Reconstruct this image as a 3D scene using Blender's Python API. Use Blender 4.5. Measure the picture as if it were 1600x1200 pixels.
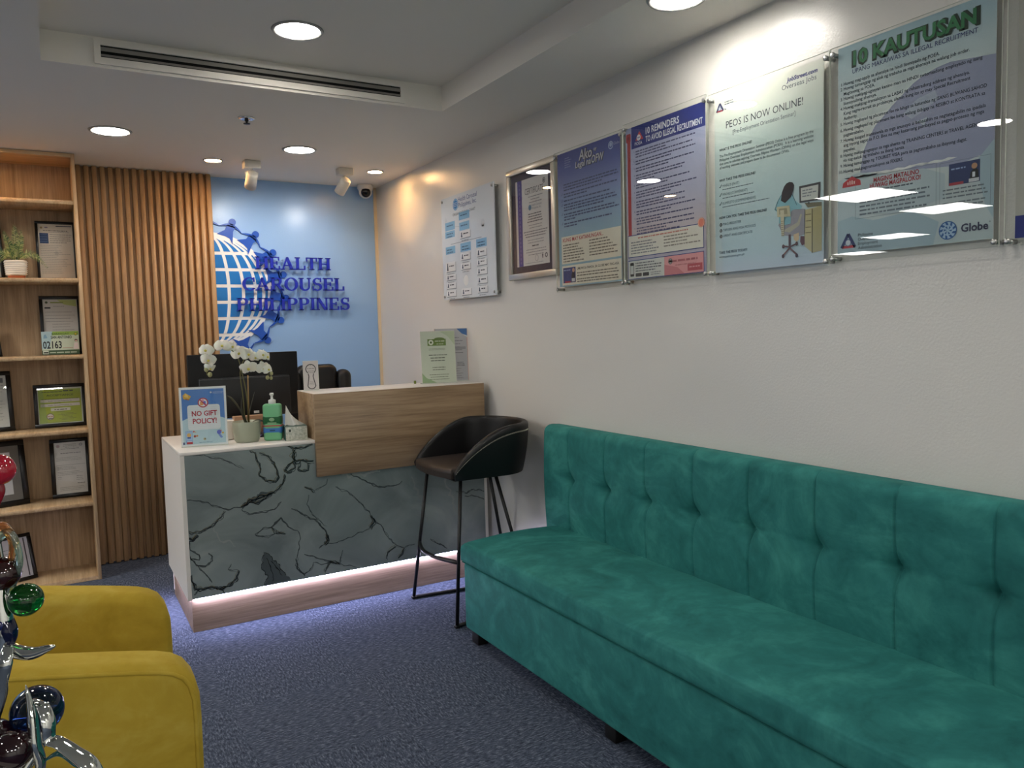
import bpy, bmesh, math, random
from mathutils import Vector, Matrix, noise
R_ = random.Random(7)
PI = math.pi
for _o in list(bpy.data.objects):
    bpy.data.objects.remove(_o, do_unlink=True)
SC = bpy.context.scene
COL = SC.collection

# ------------------------------------------------------------------ measured dimensions (metres)
XR = 2.104      # right wall
YB = 5.501      # blue back wall
YSL = 5.407     # front of the slats
YSH = 5.095     # front of the bookshelf
HC = 2.446      # soffit
HV = 2.561      # raised ceiling
YC, XC, XCL = 3.465, 1.678, 0.024   # recess edges
YD, XD, ZD = 3.861, 0.474, 0.866    # reception desk
XW, YW, ZW, ZWB = 1.102, 3.839, 1.100, 0.682   # raised counter

# ------------------------------------------------------------------ camera
CAM_F, YAW, PIT, ROL = 1221.47, -0.5290, -0.0716, -0.0271
fw = Vector((-math.sin(YAW)*math.cos(PIT), math.cos(YAW)*math.cos(PIT), math.sin(PIT)))
rt = Vector((math.cos(YAW), math.sin(YAW), 0)); up = rt.cross(fw)
cr, sr = math.cos(ROL), math.sin(ROL)
rt, up = rt*cr+up*sr, up*cr-rt*sr
cd = bpy.data.cameras.new('camera'); cam = bpy.data.objects.new('camera', cd); COL.objects.link(cam)
cd.sensor_width = 36.0; cd.lens = CAM_F*36.0/1600.0; cd.clip_start = 0.02; cd.clip_end = 100
cam.matrix_world = Matrix(((rt.x, up.x, -fw.x, 0), (rt.y, up.y, -fw.y, 0), (rt.z, up.z, -fw.z, 1.4), (0, 0, 0, 1)))
SC.camera = cam

# ------------------------------------------------------------------ world, exposure, lamp strengths
w = bpy.data.worlds.new('world'); SC.world = w; w.use_nodes = True
w.node_tree.nodes['Background'].inputs[0].default_value = (0.9, 0.95, 1, 1)
w.node_tree.nodes['Background'].inputs[1].default_value = 0.3
vs = SC.view_settings
vs.view_transform = 'Standard'; vs.look = 'None'; vs.gamma = 1; vs.use_curve_mapping = False
vs.exposure = 1.28
E_DOWN, E_WARM, E_PANEL, E_STRIP, W_SPOT = 64.0, 150.0, 15.0, 34.0, 3.2
C_DOWN, C_WARM, C_PANEL, C_STRIP = (1.0, 0.95, 0.88), (1.0, 0.56, 0.22), (1.0, 0.985, 0.95), (0.66, 0.63, 1.0)

# ------------------------------------------------------------------ materials
def lin(h):
    h = h.lstrip('#'); o = []
    for i in (0, 2, 4):
        c = int(h[i:i+2], 16)/255.0
        o.append(c/12.92 if c <= 0.04045 else ((c+0.055)/1.055)**2.4)
    return (o[0], o[1], o[2], 1.0)
_m = {}
def mat(name, col, rough=0.5, metal=0.0, **kw):
    if name in _m: return _m[name]
    m = bpy.data.materials.new(name); m.use_nodes = True
    b = m.node_tree.nodes['Principled BSDF']
    b.inputs['Base Color'].default_value = lin(col) if isinstance(col, str) else (*col[:3], 1)
    b.inputs['Roughness'].default_value = rough; b.inputs['Metallic'].default_value = metal
    for k, v in kw.items(): b.inputs[k.replace('_', ' ')].default_value = v
    _m[name] = m; return m
def ink(h): return mat('ink_'+h.lstrip('#'), h, 0.6)
def nodes(m): return m.node_tree.nodes, m.node_tree.links, m.node_tree.nodes['Principled BSDF']
def ramp(N, stops):
    r = N.new('ShaderNodeValToRGB'); e = r.color_ramp.elements
    while len(e) < len(stops): e.new(0.5)
    for i, (p, c) in enumerate(stops):
        e[i].position = p; e[i].color = lin(c) if isinstance(c, str) else (*c[:3], 1)
    return r
def noise_tex(N, L, scale, vec, detail=4, rough=0.6, mapping=(1, 1, 1), rot=(0, 0, 0), dist=0.0):
    mp = N.new('ShaderNodeMapping'); mp.inputs['Scale'].default_value = mapping; mp.inputs['Rotation'].default_value = rot
    L.new(vec, mp.inputs['Vector'])
    t = N.new('ShaderNodeTexNoise'); t.inputs['Scale'].default_value = scale; t.inputs['Detail'].default_value = detail
    t.inputs['Roughness'].default_value = rough; t.inputs['Distortion'].default_value = dist
    L.new(mp.outputs[0], t.inputs['Vector']); return t
def bump(N, L, b, fac, strength, dist):
    bp = N.new('ShaderNodeBump'); bp.inputs['Strength'].default_value = strength; bp.inputs['Distance'].default_value = dist
    L.new(fac, bp.inputs['Height']); L.new(bp.outputs[0], b.inputs['Normal']); return bp
def wood(name, c0, c1, c2, axis='z', scale=1.0, rough=0.5):
    """straight-grained laminate; axis = direction the grain runs"""
    m = mat(name, c1, rough); N, L, b = nodes(m)
    tc = N.new('ShaderNodeTexCoord')
    s = {'x': (0.6, 14, 14), 'y': (14, 0.6, 14), 'z': (14, 14, 0.6)}[axis]
    t = noise_tex(N, L, 6*scale, tc.outputs['Object'], 5, 0.65, s, dist=0.15)
    t2 = noise_tex(N, L, 1.6*scale, tc.outputs['Object'], 3, 0.5, s, dist=0.3)
    mx = N.new('ShaderNodeMix'); mx.inputs[0].default_value = 0.45
    L.new(t.outputs['Fac'], mx.inputs[2]); L.new(t2.outputs['Fac'], mx.inputs[3])
    r = ramp(N, [(0.36, c0), (0.5, c1), (0.64, c2)]); L.new(mx.outputs[0], r.inputs[0])
    L.new(r.outputs[0], b.inputs['Base Color']); bump(N, L, b, t.outputs['Fac'], 0.12, 0.001)
    return m
def velvet(name, c0, c1, c2, sheen):
    m = mat(name, c1, 0.75); N, L, b = nodes(m)
    tc = N.new('ShaderNodeTexCoord')
    t = noise_tex(N, L, 3.2, tc.outputs['Object'], 6, 0.62, (1, 1, 1.4), dist=1.4)
    t2 = noise_tex(N, L, 14, tc.outputs['Object'], 4, 0.6, dist=0.6)
    mx = N.new('ShaderNodeMix'); mx.inputs[0].default_value = 0.3
    L.new(t.outputs['Fac'], mx.inputs[2]); L.new(t2.outputs['Fac'], mx.inputs[3])
    r = ramp(N, [(0.34, c0), (0.5, c1), (0.66, c2)]); L.new(mx.outputs[0], r.inputs[0])
    L.new(r.outputs[0], b.inputs['Base Color'])
    b.inputs['Specular IOR Level'].default_value = 0.15
    b.inputs['Sheen Weight'].default_value = sheen; b.inputs['Sheen Roughness'].default_value = 0.4
    b.inputs['Sheen Tint'].default_value = lin(c2)
    f = noise_tex(N, L, 260, tc.outputs['Object'], 2); bump(N, L, b, f.outputs['Fac'], 0.15, 0.001)
    return m
def emit(name, col, strength):
    m = bpy.data.materials.new(name); m.use_nodes = True; N, L = m.node_tree.nodes, m.node_tree.links
    N.clear(); e = N.new('ShaderNodeEmission'); o = N.new('ShaderNodeOutputMaterial')
    e.inputs[0].default_value = (*col, 1); e.inputs[1].default_value = strength; L.new(e.outputs[0], o.inputs[0]); return m
def clear(name, tint, rough=0.0, f0=1.0):
    """thin clear sheet: Fresnel mix of see-through and mirror"""
    m = bpy.data.materials.new(name); m.use_nodes = True; N, L = m.node_tree.nodes, m.node_tree.links
    N.clear(); o = N.new('ShaderNodeOutputMaterial'); t = N.new('ShaderNodeBsdfTransparent'); g = N.new('ShaderNodeBsdfGlossy')
    t.inputs[0].default_value = (*tint, 1); g.inputs['Roughness'].default_value = rough
    g.inputs['Color'].default_value = (f0, f0, f0, 1)
    fr = N.new('ShaderNodeFresnel'); fr.inputs[0].default_value = 1.45; mx = N.new('ShaderNodeMixShader')
    ge = N.new('ShaderNodeNewGeometry'); iv = N.new('ShaderNodeMath'); iv.operation = 'SUBTRACT'; iv.inputs[0].default_value = 1.0
    L.new(ge.outputs['Backfacing'], iv.inputs[1]); mu = N.new('ShaderNodeMath'); mu.operation = 'MULTIPLY'
    L.new(fr.outputs[0], mu.inputs[0]); L.new(iv.outputs[0], mu.inputs[1]); L.new(mu.outputs[0], mx.inputs[0]); L.new(t.outputs[0], mx.inputs[1]); L.new(g.outputs[0], mx.inputs[2]); L.new(mx.outputs[0], o.inputs[0])
    return m
def grad(name, stops):
    """printed vertical gradient, runs with the print's own V"""
    m = mat(name, '#ffffff', 0.6); N, L, b = nodes(m)
    uv = N.new('ShaderNodeUVMap'); sp = N.new('ShaderNodeSeparateXYZ'); L.new(uv.outputs[0], sp.inputs[0])
    r = ramp(N, stops); L.new(sp.outputs[1], r.inputs[0]); L.new(r.outputs[0], b.inputs['Base Color']); return m

def wall_paint(name, col, rough=0.28, b_s=0.18):
    m = mat(name, col, rough); N, L, b = nodes(m); tc = N.new('ShaderNodeTexCoord')
    t = noise_tex(N, L, 130, tc.outputs['Object'], 2, 0.5); bump(N, L, b, t.outputs['Fac'], b_s, 0.004); return m
M_WALL = wall_paint('white_gloss_paint', '#dedcd6', 0.30, 0.16)
M_CEIL = mat('matt_ceiling_paint', '#efeae0', 0.85)
M_BLUE = wall_paint('blue_gloss_paint', '#8fb6e6', 0.30, 0.12)
M_CARPET = mat('carpet_tiles', '#4a5068', 0.95); M_CARPET.node_tree.nodes['Principled BSDF'].inputs['Specular IOR Level'].default_value = 0.1
def _carpet():
    N, L, b = nodes(M_CARPET); tc = N.new('ShaderNodeTexCoord'); v = tc.outputs['Object']
    a = noise_tex(N, L, 52, v, 4, 0.75, (0.8, 2.8, 1)); c = noise_tex(N, L, 52, v, 4, 0.75, (2.8, 0.8, 1))
    ch = N.new('ShaderNodeTexChecker'); ch.inputs['Scale'].default_value = 2.0; L.new(v, ch.inputs['Vector'])
    ch.inputs['Color1'].default_value = (1, 1, 1, 1); ch.inputs['Color2'].default_value = (0, 0, 0, 1)
    mx = N.new('ShaderNodeMix'); L.new(ch.outputs['Fac'], mx.inputs[0]); L.new(a.outputs['Fac'], mx.inputs[2]); L.new(c.outputs['Fac'], mx.inputs[3])
    r = ramp(N, [(0.32, '#262c38'), (0.46, '#424a59'), (0.56, '#586172'), (0.70, '#8b919e')]); L.new(mx.outputs[0], r.inputs[0])
    L.new(r.outputs[0], b.inputs['Base Color']); bump(N, L, b, mx.outputs[0], 0.5, 0.004)
_carpet()
M_OAK = wood('oak_slats', '#a37f57', '#b28d63', '#bd9a70', 'z', 1.6, 0.5)
M_SHELF = wood('light_ash_laminate_vertical', '#a98a66', '#c0a27c', '#cfb48e', 'z', 1.2)
M_SHELFH = wood('light_ash_laminate_front', '#b0916a', '#c4a67e', '#d0b48c', 'x', 1.0)
M_SHELFY = wood('light_ash_laminate_depth', '#a98a66', '#c0a27c', '#cfb48e', 'y', 1.2)
M_SHELFB = wood('ash_laminate_back', '#8e7150', '#a98a66', '#bb9d78', 'z', 1.3)
M_COUNTER = wood('brown_laminate', '#7e664b', '#9a8062', '#ad9473', 'x', 0.9, 0.42)
M_KICK = wood('pale_kick_laminate', '#7d6753', '#927a64', '#a58c74', 'x', 1.1)
M_WHITE = mat('white_laminate', '#e6e1d9', 0.35)
M_BLACK = mat('black_plastic', '#08090b', 0.45, 0, Specular_IOR_Level=.3)
M_BLKM = mat('black_powder_coat', '#0b0b0c', 0.42)
M_SLOT_SHADE = mat('painted_slot_shade', '#050505', 0.9)
M_LEATH = mat('black_leather', '#0d0d0e', 0.45, 0, Specular_IOR_Level=.4); 
def _leath():
    N, L, b = nodes(M_LEATH); tc = N.new('ShaderNodeTexCoord')
    t = noise_tex(N, L, 220, tc.outputs['Object'], 3); bump(N, L, b, t.outputs['Fac'], 0.15, 0.001)
_leath()
M_SEATL = mat('worn_brown_black_leather', '#332b27', 0.38)
M_STITCH = mat('pale_stitching', '#b9b2a4', 0.7)
M_TEAL = velvet('teal_velvet', '#24625f', '#2f7773', '#439088', 0.3)
M_YEL = velvet('yellow_velvet', '#a98d2b', '#b99d37', '#c8af4e', 0.35)
M_CHROME = mat('chrome', '#d9d9d9', 0.08, 1.0)
M_STEEL = mat('brushed_steel', '#b9b9b6', 0.28, 1.0)
M_SILVER = mat('silver_frame', '#d3cdbf', 0.32, 0.65)
M_FRAME = mat('black_frame', '#0c0a0a', 0.35)
M_CLEAR = clear('clear_acrylic', (0.965, 0.975, 0.965))
M_GLASS = clear('frame_glass', (0.97, 0.97, 0.97))
M_EDGE = mat('acrylic_edge', '#d9ded2', 0.25)
M_DOWN = emit('downlight_diffuser', C_DOWN, E_DOWN)
M_WARM = emit('warm_downlight_diffuser', C_WARM, E_WARM)
M_PANEL = emit('led_panel_diffuser', C_PANEL, E_PANEL)
M_STRIP = emit('led_strip', C_STRIP, E_STRIP)
M_LAMPW = mat('white_lamp_metal', '#d8d4ca', 0.4)
M_RING = mat('lamp_trim_ring', '#a9a7a2', 0.35, 0.3)
M_PAPER = mat('white_paper', '#e9e8e4', 0.7)

# ------------------------------------------------------------------ mesh builder
class MB:
    def __init__(s): s.v = []; s.f = []; s.fm = []; s.fs = []; s.mats = []; s.uv = None
    def mi(s, m):
        if m not in s.mats: s.mats.append(m)
        return s.mats.index(m)
    def add(s, vs_, fs_, m, smooth=False, M=None):
        o = len(s.v); k = s.mi(m)
        for p in vs_:
            p = Vector(p); s.v.append(M @ p if M else p)
        for f in fs_: s.f.append([o+i for i in f]); s.fm.append(k); s.fs.append(smooth)
        return s
    def box(s, x0, x1, y0, y1, z0, z1, m, r=0.0, seg=2, M=None, smooth=None):
        x0, x1 = sorted((x0, x1)); y0, y1 = sorted((y0, y1)); z0, z1 = sorted((z0, z1))
        if r <= 0:
            return s.add([(x0, y0, z0), (x1, y0, z0), (x1, y1, z0), (x0, y1, z0), (x0, y0, z1), (x1, y0, z1), (x1, y1, z1), (x0, y1, z1)],
                  [(3, 2, 1, 0), (4, 5, 6, 7), (0, 1, 5, 4), (1, 2, 6, 5), (2, 3, 7, 6), (3, 0, 4, 7)], m, False, M)
        b = bmesh.new(); bmesh.ops.create_cube(b, size=1)
        for q in b.verts: q.co = Vector(((x0+x1)/2+q.co.x*(x1-x0), (y0+y1)/2+q.co.y*(y1-y0), (z0+z1)/2+q.co.z*(z1-z0)))
        bmesh.ops.bevel(b, geom=list(b.edges), offset=min(r, (x1-x0)*.49, (y1-y0)*.49, (z1-z0)*.49), segments=seg, profile=0.5, affect='EDGES')
        return s.bm(b, m, True if smooth is None else smooth, M)
    def bm(s, b, m, smooth=True, M=None):
        b.verts.index_update()
        s.add([q.co.copy() for q in b.verts], [[q.index for q in f.verts] for f in b.faces], m, smooth, M); b.free(); return s
    def tube(s, pts, rad, m, n=10, cap=True, M=None, flat=1.0):
        pts = [Vector(p) for p in pts]; k = len(pts)
        rad = rad if isinstance(rad, (list, tuple)) else [rad]*k
        vs_, fs_ = [], []; nrm = None
        for i, p in enumerate(pts):
            t = (pts[min(i+1, k-1)]-pts[max(i-1, 0)]).normalized()
            if nrm is None:
                a = Vector((0, 0, 1)) if abs(t.z) < .9 else Vector((1, 0, 0)); nrm = t.cross(a).normalized()
            else:
                nrm = (nrm - t*nrm.dot(t)); nrm = nrm.normalized() if nrm.length > 1e-6 else t.orthogonal().normalized()
            bn = t.cross(nrm)
            for j in range(n):
                a = 2*PI*j/n; vs_.append(p+nrm*math.cos(a)*rad[i]+bn*math.sin(a)*rad[i]*flat)
        for i in range(k-1):
            for j in range(n):
                fs_.append((i*n+j, i*n+(j+1) % n, (i+1)*n+(j+1) % n, (i+1)*n+j))
        if cap: fs_.append(tuple(range(n-1, -1, -1))); fs_.append(tuple((k-1)*n+j for j in range(n)))
        return s.add(vs_, fs_, m, True, M)
    def lathe(s, prof, m, c=(0, 0, 0), n=28, M=None, smooth=True):
        vs_, fs_ = [], []; c = Vector(c)
        for r, z in prof:
            for j in range(n):
                a = 2*PI*j/n; vs_.append(c+Vector((r*math.cos(a), r*math.sin(a), z)))
        for i in range(len(prof)-1):
            for j in range(n): fs_.append((i*n+j, i*n+(j+1) % n, (i+1)*n+(j+1) % n, (i+1)*n+j))
        if prof[0][0] > 1e-6: fs_.append(tuple(range(n-1, -1, -1)))
        if prof[-1][0] > 1e-6: fs_.append(tuple((len(prof)-1)*n+j for j in range(n)))
        return s.add(vs_, fs_, m, smooth, M)
    def ball(s, c, r, m, n=20, sc=(1, 1, 1), M=None):
        b = bmesh.new(); bmesh.ops.create_uvsphere(b, u_segments=n, v_segments=max(8, n*2//3), radius=r)
        for q in b.verts: q.co = Vector((q.co.x*sc[0], q.co.y*sc[1], q.co.z*sc[2]))
        T = Matrix.Translation(Vector((0, 0, 0)))
        if M: 
            for q in b.verts: q.co = M @ q.co
        for q in b.verts: q.co += Vector(c)
        return s.bm(b, m, True)
    def prism(s, poly, vec, m, M=None, smooth=False):
        n = len(poly); vec = Vector(vec); P = [Vector(p) for p in poly]
        return s.add(P+[p+vec for p in P], [tuple(range(n-1, -1, -1)), tuple(range(n, 2*n))]+[(i, (i+1) % n, n+(i+1) % n, n+i) for i in range(n)], m, smooth, M)
    def grid(s, fn, nu, nv, m, smooth=True, flip=False):
        vs_ = [fn(i/nu, j/nv) for i in range(nu+1) for j in range(nv+1)]
        fs_ = []
        for i in range(nu):
            for j in range(nv):
                q = (i*(nv+1)+j, (i+1)*(nv+1)+j, (i+1)*(nv+1)+j+1, i*(nv+1)+j+1); fs_.append(q[::-1] if flip else q)
        return s.add(vs_, fs_, m, smooth)
    def build(s, name, parent=None, origin=None, local=False):
        me = bpy.data.meshes.new(name); o = bpy.data.objects.new(name, me); COL.objects.link(o)
        if local: off = Vector((0, 0, 0))
        elif parent is not None: off = ORI[parent.name]
        else:
            if origin is None:
                xs = [p.x for p in s.v]; ys = [p.y for p in s.v]; zs = [p.z for p in s.v]
                origin = ((min(xs)+max(xs))/2, (min(ys)+max(ys))/2, min(zs))
            off = Vector(origin); o.location = off
        me.from_pydata([tuple(p-off) for p in s.v], [], s.f); 
        for mm in s.mats: me.materials.append(mm)
        me.polygons.foreach_set('material_index', s.fm); me.polygons.foreach_set('use_smooth', s.fs)
        if s.uv:
            l = me.uv_layers.new(name='UVMap')
            for lp in me.loops: l.data[lp.index].uv = s.uv[lp.vertex_index]
        me.update()
        if parent is not None: o.parent = parent
        ORI[o.name] = off
        return o
ORI = {}
def thing(name, label, cat, loc=(0, 0, 0), rot=(0, 0, 0), group=None):
    o = bpy.data.objects.new(name, None); COL.objects.link(o); o.empty_display_size = 0.1
    o.location = loc; o.rotation_euler = rot; ORI[o.name] = Vector(loc); return tag(o, label, cat, group)
def tag(o, label, cat, group=None, kind=None):
    o['label'] = label; o['category'] = cat
    if group: o['group'] = group
    if kind: o['kind'] = kind
    return o
def structure(o, label, cat): return tag(o, label, cat, None, 'structure')

# ------------------------------------------------------------------ text and flat prints
_tx = {}
def text_mesh(body, bold, shear, res):
    k = (body, bold, shear, res)
    if k in _tx: return _tx[k]
    c = bpy.data.curves.new('t', 'FONT'); c.body = body; c.size = 1; c.offset = bold; c.shear = shear; c.resolution_u = res
    o = bpy.data.objects.new('t', c); COL.objects.link(o)
    dg = bpy.context.evaluated_depsgraph_get(); dg.update()
    me = bpy.data.meshes.new_from_object(o.evaluated_get(dg))
    r = ([(v.co.x, v.co.y) for v in me.vertices], [tuple(p.vertices) for p in me.polygons])
    bpy.data.objects.remove(o); bpy.data.curves.remove(c); bpy.data.meshes.remove(me)
    _tx[k] = r; return r
CAPH = max(p[1] for p in text_mesh('H', 0, 0, 2)[0])
class Print:
    """a flat printed sheet; u to the right, v up, in metres"""
    def __init__(s, w, h, bg=None, bgv=None):
        s.w, s.h = w, h; s.items = []
        if bg is not None: s.rect(0, 0, w, h, bg, 0)
    def m(s, c): return ink(c) if isinstance(c, str) else c
    def poly(s, pts, c, layer=1): s.items.append((list(pts), [tuple(range(len(pts)))], s.m(c), layer)); return s
    def rect(s, u0, v0, u1, v1, c, layer=1): return s.poly([(u0, v0), (u1, v0), (u1, v1), (u0, v1)], c, layer)
    def rrect(s, u0, v0, u1, v1, r, c, layer=1):
        p = []
        for cx, cy, a0 in ((u1-r, v0+r, -90), (u1-r, v1-r, 0), (u0+r, v1-r, 90), (u0+r, v0+r, 180)):
            for k in range(5): a = math.radians(a0+22.5*k); p.append((cx+r*math.cos(a), cy+r*math.sin(a)))
        return s.poly(p, c, layer)
    def frame(s, u0, v0, u1, v1, t, c, layer=1):
        s.rect(u0, v0, u1, v0+t, c, layer); s.rect(u0, v1-t, u1, v1, c, layer); s.rect(u0, v0+t, u0+t, v1-t, c, layer); s.rect(u1-t, v0+t, u1, v1-t, c, layer); return s
    def disc(s, u, v, r, c, layer=1, ry=None, n=24): ry = ry or r; return s.poly([(u+r*math.cos(2*PI*k/n), v+ry*math.sin(2*PI*k/n)) for k in range(n)], c, layer)
    def ring(s, u, v, r0, r1, c, layer=1, n=28, a0=0, a1=2*PI):
        P = []; F = []
        for k in range(n+1):
            a = a0+(a1-a0)*k/n; P += [(u+r0*math.cos(a), v+r0*math.sin(a)), (u+r1*math.cos(a), v+r1*math.sin(a))]
        for k in range(n): F.append((2*k, 2*k+1, 2*k+3, 2*k+2))
        s.items.append((P, F, s.m(c), layer)); return s
    def line(s, pts, wd, c, layer=1):
        for (a, b), (d, e) in zip(pts, pts[1:]):
            L_ = math.hypot(d-a, e-b) or 1; nx, ny = -(e-b)/L_*wd/2, (d-a)/L_*wd/2
            s.poly([(a-nx, b-ny), (d-nx, e-ny), (d+nx, e+ny), (a+nx, b+ny)], c, layer)
        return s
    def text(s, body, u, v, h, c, layer=2, width=None, align='l', bold=0.0, shear=0.0, res=2):
        P, F = text_mesh(body, bold, shear, res)
        if not P: return s
        x0 = min(p[0] for p in P); x1 = max(p[0] for p in P); k = h/CAPH
        kx = width/(x1-x0) if width else k; W = (x1-x0)*kx
        u0 = u - (W/2 if align == 'c' else W if align == 'r' else 0)
        s.items.append(([(u0+(p[0]-x0)*kx, v+p[1]*k) for p in P], F, s.m(c), layer)); return s
    def para(s, body, u, v, h, c, lead, layer=2, width=None):
        for i, l in enumerate(body): s.text(l, u, v-i*lead, h, c, layer)
        return s
    def greek(s, u0, u1, v, h, c, layer=2, align='l', rnd=None):
        """a line too small to read in the photo: word-length dashes"""
        rnd = rnd or R_; x = u0
        while x < u1-h*0.5:
            L_ = min(h*rnd.uniform(0.8, 3.4), u1-x); s.rect(x, v, x+L_, v+h*0.62, c, layer)
            x += L_+h*0.45
        return s
    def greeks(s, u0, u1, v, h, c, n, lead, layer=2, ragged=0.15, center=False):
        for i in range(n):
            d = (u1-u0)*R_.uniform(0, ragged)
            if center: s.greek(u0+d/2, u1-d/2, v-i*lead, h, c, layer)
            else: s.greek(u0, u1-d, v-i*lead, h, c, layer)
        return s
    def build(s, name, parent, O, U, V, N, local=False, thick=0.0, backm=None, step=0.00035):
        O, U, V, N = Vector(O), Vector(U), Vector(V), Vector(N); mb = MB(); uv = []
        for P, F, m, layer in s.items:
            mb.add([O+U*p[0]+V*p[1]+N*(layer*step) for p in P], F, m); uv += [(p[0]/s.w, p[1]/s.h) for p in P]
        if thick:
            bm_ = backm or M_PAPER
            q = [(0, 0), (s.w, 0), (s.w, s.h), (0, s.h)]
            mb.prism([O+U*a+V*b-N*thick for a, b in q], N*(thick-0.0001), bm_); uv += [(p[0]/s.w, p[1]/s.h) for p in q]*2
        mb.uv = uv; return mb.build(name, parent, local=local)
def clip_x(poly, x0):
    out = []
    for (a, b), (c, d) in zip(poly, poly[1:]+poly[:1]):
        if a >= x0: out.append((a, b))
        if (a >= x0) != (c >= x0): t = (x0-a)/(c-a); out.append((x0, b+(d-b)*t))
    return out
# ================================================================== the setting
XL, YF, XO, YO = -9.0, -4.2, -3.0, 9.5      # far left wall, wall behind the viewer, where the office opens up, its end wall
def quad(mb, a, b, c, d, m): mb.add([a, b, c, d], [(0, 1, 2, 3)], m)
mb = MB(); mb.add([(XL, YF, 0), (XR, YF, 0), (XR, YB, 0), (XO, YB, 0), (XO, YO, 0), (XL, YO, 0)], [(0, 1, 2, 3, 4, 5)], M_CARPET)
structure(mb.build('floor', origin=(0, 0, 0)), 'blue-grey carpet tile floor with light flecks', 'floor')
mb = MB(); Y0 = -2.2
for a in [((XC, YF), (XR, YB)), ((XCL, YC), (XC, YB)), ((XCL, YF), (XC, Y0)), ((XO, YF), (XCL, YB)), ((XL, YF), (XO, YO))]:
    (x0, y0), (x1, y1) = a; quad(mb, (x0, y0, HC), (x0, y1, HC), (x1, y1, HC), (x1, y0, HC), M_CEIL)
quad(mb, (XCL, Y0, HV), (XCL, YC, HV), (XC, YC, HV), (XC, Y0, HV), M_CEIL)
quad(mb, (XCL, YC, HC), (XC, YC, HC), (XC, YC, HV), (XCL, YC, HV), M_CEIL)
quad(mb, (XCL, Y0, HC), (XCL, Y0, HV), (XC, Y0, HV), (XC, Y0, HC), M_CEIL)
quad(mb, (XC, Y0, HC), (XC, Y0, HV), (XC, YC, HV), (XC, YC, HC), M_CEIL)
quad(mb, (XCL, Y0, HC), (XCL, YC, HC), (XCL, YC, HV), (XCL, Y0, HV), M_CEIL)
structure(mb.build('ceiling', origin=(0, 0, HC)), 'grey-white plaster ceiling with a raised rectangular recess', 'ceiling')
def wall(name, lab, a, b, m, h=HC):
    mb = MB(); quad(mb, (a[0], a[1], 0), (b[0], b[1], 0), (b[0], b[1], h), (a[0], a[1], h), m)
    structure(mb.build(name), lab, 'wall')
wall('wall_right', 'white gloss painted wall behind the green sofa', (XR, YF), (XR, YB), M_WALL)
wall('wall_back', 'light blue painted wall behind the reception desk', (XR, YB), (XO, YB), M_BLUE)
wall('wall_front', 'plain white wall behind the viewer', (XL, YF), (XR, YF), M_WALL)
wall('wall_left', 'plain white wall at the far left of the office', (XL, YO), (XL, YF), M_WALL)
wall('wall_office_side', 'white wall at the side of the open office', (XO, YB), (XO, YO), M_WALL)
wall('wall_office_end', 'white end wall of the open office', (XO, YO), (XL, YO), M_WALL)
mb = MB(); mb.box(XR-.022, XR-.001, YB-.012, YB-.001, 0.001, HC-.001, mat('beige_trim', '#d9c9ac', 0.4))
structure(mb.build('trim_1'), 'thin beige corner strip between blue and white walls', 'trim')

# ------------------------------------------------------------------ slatted panel
mb = MB(); X0, X1 = 0.170, 0.951
mb.box(X0, X1, YSL+.040, YB-.002, 0.004, HC-.002, M_OAK)
n = 18; p = (X1-X0)/n
for i in range(n):
    x = X0+i*p+p*.16
    mb.box(x, x+p*.62, YSL, YSL+.042, 0.004, HC-.002, M_OAK, 0.003, 1)
tag(mb.build('slat_panel'), 'oak panel of vertical wooden slats between bookshelf and blue wall', 'wall panel')

# ------------------------------------------------------------------ logo on the blue wall
lg = thing('wall_logo', 'blue globe emblem ringed by linked blue figures on the blue wall', 'wall emblem', (0.955, YB, 1.18))
GX, GZ, GR = 0.938, 1.699, 0.372; XCUT = 0.957
M_LB = mat('logo_cyan_blue', '#1577c9', 0.35); M_LW = mat('logo_white', '#eef0f2', 0.4); M_LN = mat('logo_figure_blue', '#1650b8', 0.35)
def circ(cx, cz, r, n=64): return [(cx+r*math.cos(2*PI*k/n), cz+r*math.sin(2*PI*k/n)) for k in range(n)]
def plate(mb, poly, y0, y1, m):
    q = clip_x(poly, XCUT)
    if len(q) > 2: mb.prism([(a, y0, b) for a, b in q], (0, y1-y0, 0), m)
mb = MB(); plate(mb, circ(GX, GZ, GR*1.03, 96), YB-.008, YB-.001, M_LW); mb.build('globe_disc', lg)
mb = MB(); RC = GR*0.955
mer = [0, 16.5, 33, 50, 67]; lats = [-.86, -.56, -.25, .05, .36, .66, .90]
lats = [-1, -.83, -.52, -.215, .09, .395, .70, 1]
for i in range(5):
    a0 = math.sin(math.radians(mer[i])); a1 = math.sin(math.radians(mer[i+1])) if i < 4 else 1.0
    for j in range(7):
        z0, z1 = lats[j]+(.03 if j else 0), lats[j+1]-(.03 if j < 6 else 0)
        L_, Rr = [], []
        for k in range(9):
            z = z0+(z1-z0)*k/8; c = math.sqrt(max(0, 1-z*z))
            xl = a0*c+(.03 if i else -.4); xr = (a1*c-.03 if i < 4 else c)
            if xr > xl+.004: L_.append((GX+xl*RC, GZ+z*RC)); Rr.append((GX+xr*RC, GZ+z*RC))
        if len(L_) > 1: plate(mb, L_[::-1]+Rr if False else L_+Rr[::-1], YB-.0095, YB-.0079, M_LB)
mb.build('globe_segment', lg)
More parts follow.
